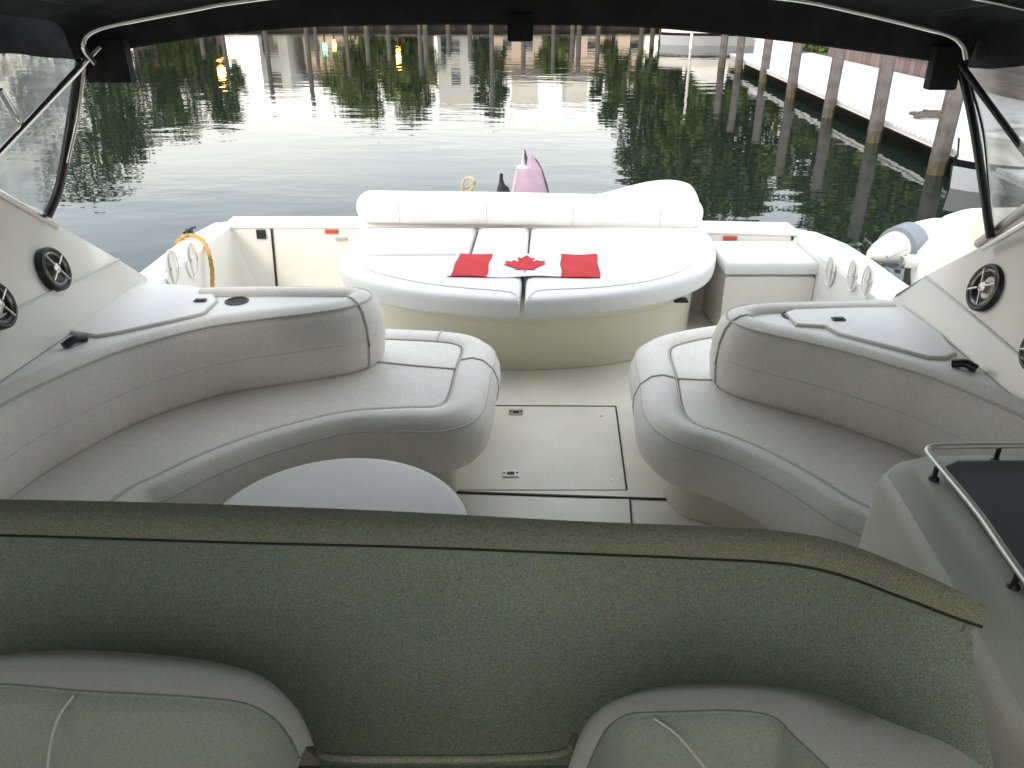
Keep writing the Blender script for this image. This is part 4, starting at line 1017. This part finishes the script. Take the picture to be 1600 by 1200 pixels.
# ---------------- far houses
def house(label, px0, px1, py, Y, m_, dep=7, roofm=ROOF, flat=False):
    x0, x1 = fx(px0, Y), fx(px1, Y); top = fh(py, Y)+ZW; t = thing('waterfront_house', label, 'house', 'houses on the far shore', loc=((x0+x1)/2, Y+dep/2, zg))
    MB().box((x0, Y, zg), (x1, Y+dep, top)).build('wall', m_, t, smooth=False)
    if flat: MB().box((x0-.15, Y-.15, top+.003), (x1+.15, Y+dep+.15, top+.15)).build('roof', GELW, t, smooth=False)
    else:
        V = [(x0-.4, Y-.4, top+.003), (x1+.4, Y-.4, top+.003), (x1+.4, Y+dep+.4, top+.003), (x0-.4, Y+dep+.4, top+.003), (x0-.4, Y+dep/2, top+1.4), (x1+.4, Y+dep/2, top+1.4)]
        mesh('roof', V, [(0, 1, 5, 4), (2, 3, 4, 5), (0, 4, 3), (1, 2, 5), (0, 3, 2, 1)], roofm, t, smooth=False)
    nw = max(1, int((x1-x0)/1.8))
    for k in range(nw):
        cx_ = x0+(x1-x0)*(k+.5)/nw
        for zz in ([1.2, 3.6] if top > 4.2 else [1.2]):
            f_ = MB().box((cx_-.45, Y-.05, zz-.55), (cx_+.45, Y-.003, zz+.55)).build('window', GELW, t, smooth=False); MB().box((cx_-.38, Y-.07, zz-.48), (cx_+.38, Y-.052, zz+.48)).build('pane', GLASSD, f_, smooth=False)
    MB().box((x0+.3, Y-.06, zg), (x0+1.2, Y-.003, zg+2.1)).build('door', GLASSD, t, smooth=False)
house('brown boathouse at the left of the far shore', 205, 300, 120, 68, mat('brown boards', (.22, .12, .06), .8, var=.3), roofm=ROOF)
house('pale house left of the green trees', 400, 445, 140, 70, HWHITE, flat=True)
house('low sunset tinted house behind the amber lamps', 470, 665, 112, 72, HSUNSET)
house('tall white flat roofed house near the middle of the far shore', 682, 738, 172, 72, HWHITE, flat=True)
house('long low sunset tinted house right of the middle', 742, 1010, 108, 74, HSUNSET)
house('narrow white house behind the long sunset tinted house', 800, 842, 168, 84, HWHITE, flat=True)
house('white house right of the narrow white one', 888, 922, 165, 84, HWHITE, flat=True)
# far wooden jetty and pilings along the shore
fj = thing('far_jetty', 'low grey jetty along the far shore in front of the houses', 'jetty', loc=(0, 61.8, ZW))
MB().box((-34, 60.6, -.32), (13, 62.9, -.22)).build('deck', PILE, fj, smooth=False); MB().box((-34, 60.9, -.9), (13, 61.0, -.322)).build('beam', BEAM, fj, smooth=False)
rnd = random.Random(3)
fp = [(205, 130), (312, 90), (346, 112), (413, 160), (478, 168), (492, 105), (540, 120), (572, 100), (606, 95), (655, 120), (664, 105), (700, 88), (734, 95), (768, 185), (818, 110), (865, 125), (895, 100), (905, 110), (935, 105), (1003, 150), (1020, 165), (1033, 140), (1045, 160), (1058, 150), (1068, 145)]
nm_ = ['leftmost piling in front of the boathouse', 'piling left of the orange lamp', 'piling right of the orange lamp', 'tall piling before the pale house', 'tall dark piling left of the green lamp', 'short piling beside the green lamp', 'piling before the left end of the sunset tinted house', 'short piling under the round green tree', 'short piling left of the amber lamp', 'piling before the right green tree', 'short piling right of the right green tree', 'low piling before the tall white house', 'low piling at the right corner of the tall white house', 'tallest piling before the narrow dark tree', 'piling before the narrow white house', 'piling before the small green tree', 'left one of a close pair of low pilings', 'right one of a close pair of low pilings', 'piling left of the last narrow dark tree', 'first piling of the cluster where the shore turns', 'tallest piling of the cluster where the shore turns', 'third piling of the cluster where the shore turns', 'fourth piling of the cluster where the shore turns', 'fifth piling of the cluster where the shore turns', 'last piling of the cluster, next to the white pole']
for (px, py), nm in zip(fp, nm_): piling(fx(px, 60), 60, fh(py, 60)+ZW, .13+.05*rnd.random(), nm, 'pilings along the far jetty', sq=False)
# lamps
def lamp(px, py, Y, r, col, s, label):
    x_ = fx(px, Y); z_ = fh(py, Y)+ZW; t = thing('jetty_lamp', label, 'lamp', 'lamps on the far jetty', loc=(x_, Y, -.22))
    MB().lathe((x_, Y, -.219), [(.12, 0), (.06, .08), (.05, z_+.22-r)], 12).build('post', BLACK, t)
    MB().lathe((x_, Y, z_-r), [(r*.3, 0), (r*.85, r*.45), (r, r), (r*.85, r*1.55), (r*.3, r*1.95), (0, r*2)], 16).build('globe', emis('lamp glow', col, s), t)
lamp(336, 112, 61.5, .30, (1, .42, .10), 8, 'bright orange lamp at the left of the far jetty')
lamp(505, 76, 61.5, .16, (.05, .9, .4), 8, 'small green lamp on the far jetty')
lamp(520, 72, 61.5, .16, (1, .5, .08), 9, 'small amber lamp next to the green lamp')
lamp(620, 88, 61.5, .18, (1, .5, .08), 12, 'amber lamp between the two round green trees')
lamp(1022, 98, 60.8, .12, (1, .5, .08), 10, 'amber lamp in the piling cluster at the right')

# ================================================================== SKY + LIGHT + CAMERA
W = bpy.data.worlds.new('World'); bpy.context.scene.world = W; W.use_nodes = True; nt = W.node_tree
bg = nt.nodes['Background']; sky = nt.nodes.new('ShaderNodeTexSky'); sky.sky_type = 'NISHITA'; sky.sun_disc = False
SUN_EL, SUN_AZ = R(6), R(215)
sky.sun_elevation = SUN_EL; sky.sun_rotation = SUN_AZ; sky.dust_density = 4.0; sky.air_density = 1.0; sky.ozone_density = 1.0
hs = nt.nodes.new('ShaderNodeHueSaturation'); hs.inputs['Saturation'].default_value = .7
vm = nt.nodes.new('ShaderNodeVectorMath'); vm.operation = 'MULTIPLY'; vm.inputs[1].default_value = (.96, .98, 1.06)
nt.links.new(sky.outputs[0], hs.inputs['Color']); nt.links.new(hs.outputs[0], vm.inputs[0]); nt.links.new(vm.outputs[0], bg.inputs[0])
sc1 = nt.nodes.new('ShaderNodeVectorMath'); sc1.operation = 'SCALE'; sc1.inputs['Scale'].default_value = .28; nt.links.new(vm.outputs[0], sc1.inputs[0])
tcw = nt.nodes.new('ShaderNodeTexCoord'); sx = nt.nodes.new('ShaderNodeSeparateXYZ'); rp = nt.nodes.new('ShaderNodeValToRGB')
nt.links.new(tcw.outputs['Generated'], sx.inputs[0])
nz = nt.nodes.new('ShaderNodeTexNoise'); nz.inputs['Scale'].default_value = 2.2; nz.inputs['Detail'].default_value = 4
mz = nt.nodes.new('ShaderNodeMapping'); mz.inputs['Scale'].default_value = (1, 1, 5); nt.links.new(tcw.outputs['Generated'], mz.inputs[0]); nt.links.new(mz.outputs[0], nz.inputs['Vector'])
ml = nt.nodes.new('ShaderNodeMath'); ml.operation = 'MULTIPLY_ADD'; ml.inputs[1].default_value = .16; nt.links.new(nz.outputs['Fac'], ml.inputs[0])
sb = nt.nodes.new('ShaderNodeMath'); sb.operation = 'SUBTRACT'; sb.inputs[1].default_value = .08; nt.links.new(sx.outputs['Z'], sb.inputs[0]); nt.links.new(sb.outputs[0], ml.inputs[2])
nt.links.new(ml.outputs[0], rp.inputs[0]); E_ = rp.color_ramp.elements
stops = [(0, (1.1, .96, .78)), (.08, (1.15, 1.06, .90)), (.16, (1.05, 1.05, .98)), (.27, (.66, .73, .80)), (.45, (.60, .65, .71)), (.8, (.88, .90, .93))]
E_[0].position = 0; E_[0].color = (*stops[0][1], 1); E_[1].position = .8; E_[1].color = (*stops[-1][1], 1)
for p_, c_ in stops[1:-1]: e_ = E_.new(p_); e_.color = (*c_, 1)
sc2 = nt.nodes.new('ShaderNodeVectorMath'); sc2.operation = 'SCALE'; sc2.inputs['Scale'].default_value = 3.1; nt.links.new(rp.outputs[0], sc2.inputs[0])
ad = nt.nodes.new('ShaderNodeVectorMath'); ad.operation = 'ADD'; nt.links.new(sc1.outputs[0], ad.inputs[0]); nt.links.new(sc2.outputs[0], ad.inputs[1])
nt.links.new(ad.outputs[0], bg.inputs[0]); bg.inputs[1].default_value = .15
sd = bpy.data.lights.new('sun', 'SUN'); sd.energy = .45; sd.angle = R(12); sd.color = (1, .90, .80)
so = bpy.data.objects.new('sun', sd); C.objects.link(so)
# direction towards the sun: azimuth measured like the sky texture (rotation 0 = +Y, clockwise)
az = SUN_AZ; el = R(36); dv = Vector((math.sin(az)*math.cos(el), math.cos(az)*math.cos(el), math.sin(el)))
so.rotation_euler = (-dv).to_track_quat('-Z', 'Y').to_euler()
sc = bpy.context.scene
cam = bpy.data.cameras.new('camera'); cam.sensor_width = 36; cam.lens = F/1600*36; cam.clip_start = .03; cam.clip_end = 2000
co_ = bpy.data.objects.new('camera', cam); C.objects.link(co_); co_.location = (0, 0, H); co_.rotation_euler = (R(90)-PIT, 0, 0)
sc.camera = co_
sc.view_settings.view_transform = 'Standard'; sc.view_settings.look = 'None'; sc.view_settings.exposure = 2.1; sc.view_settings.gamma = 1
sc.cycles.max_bounces = 8; sc.cycles.transparent_max_bounces = 12
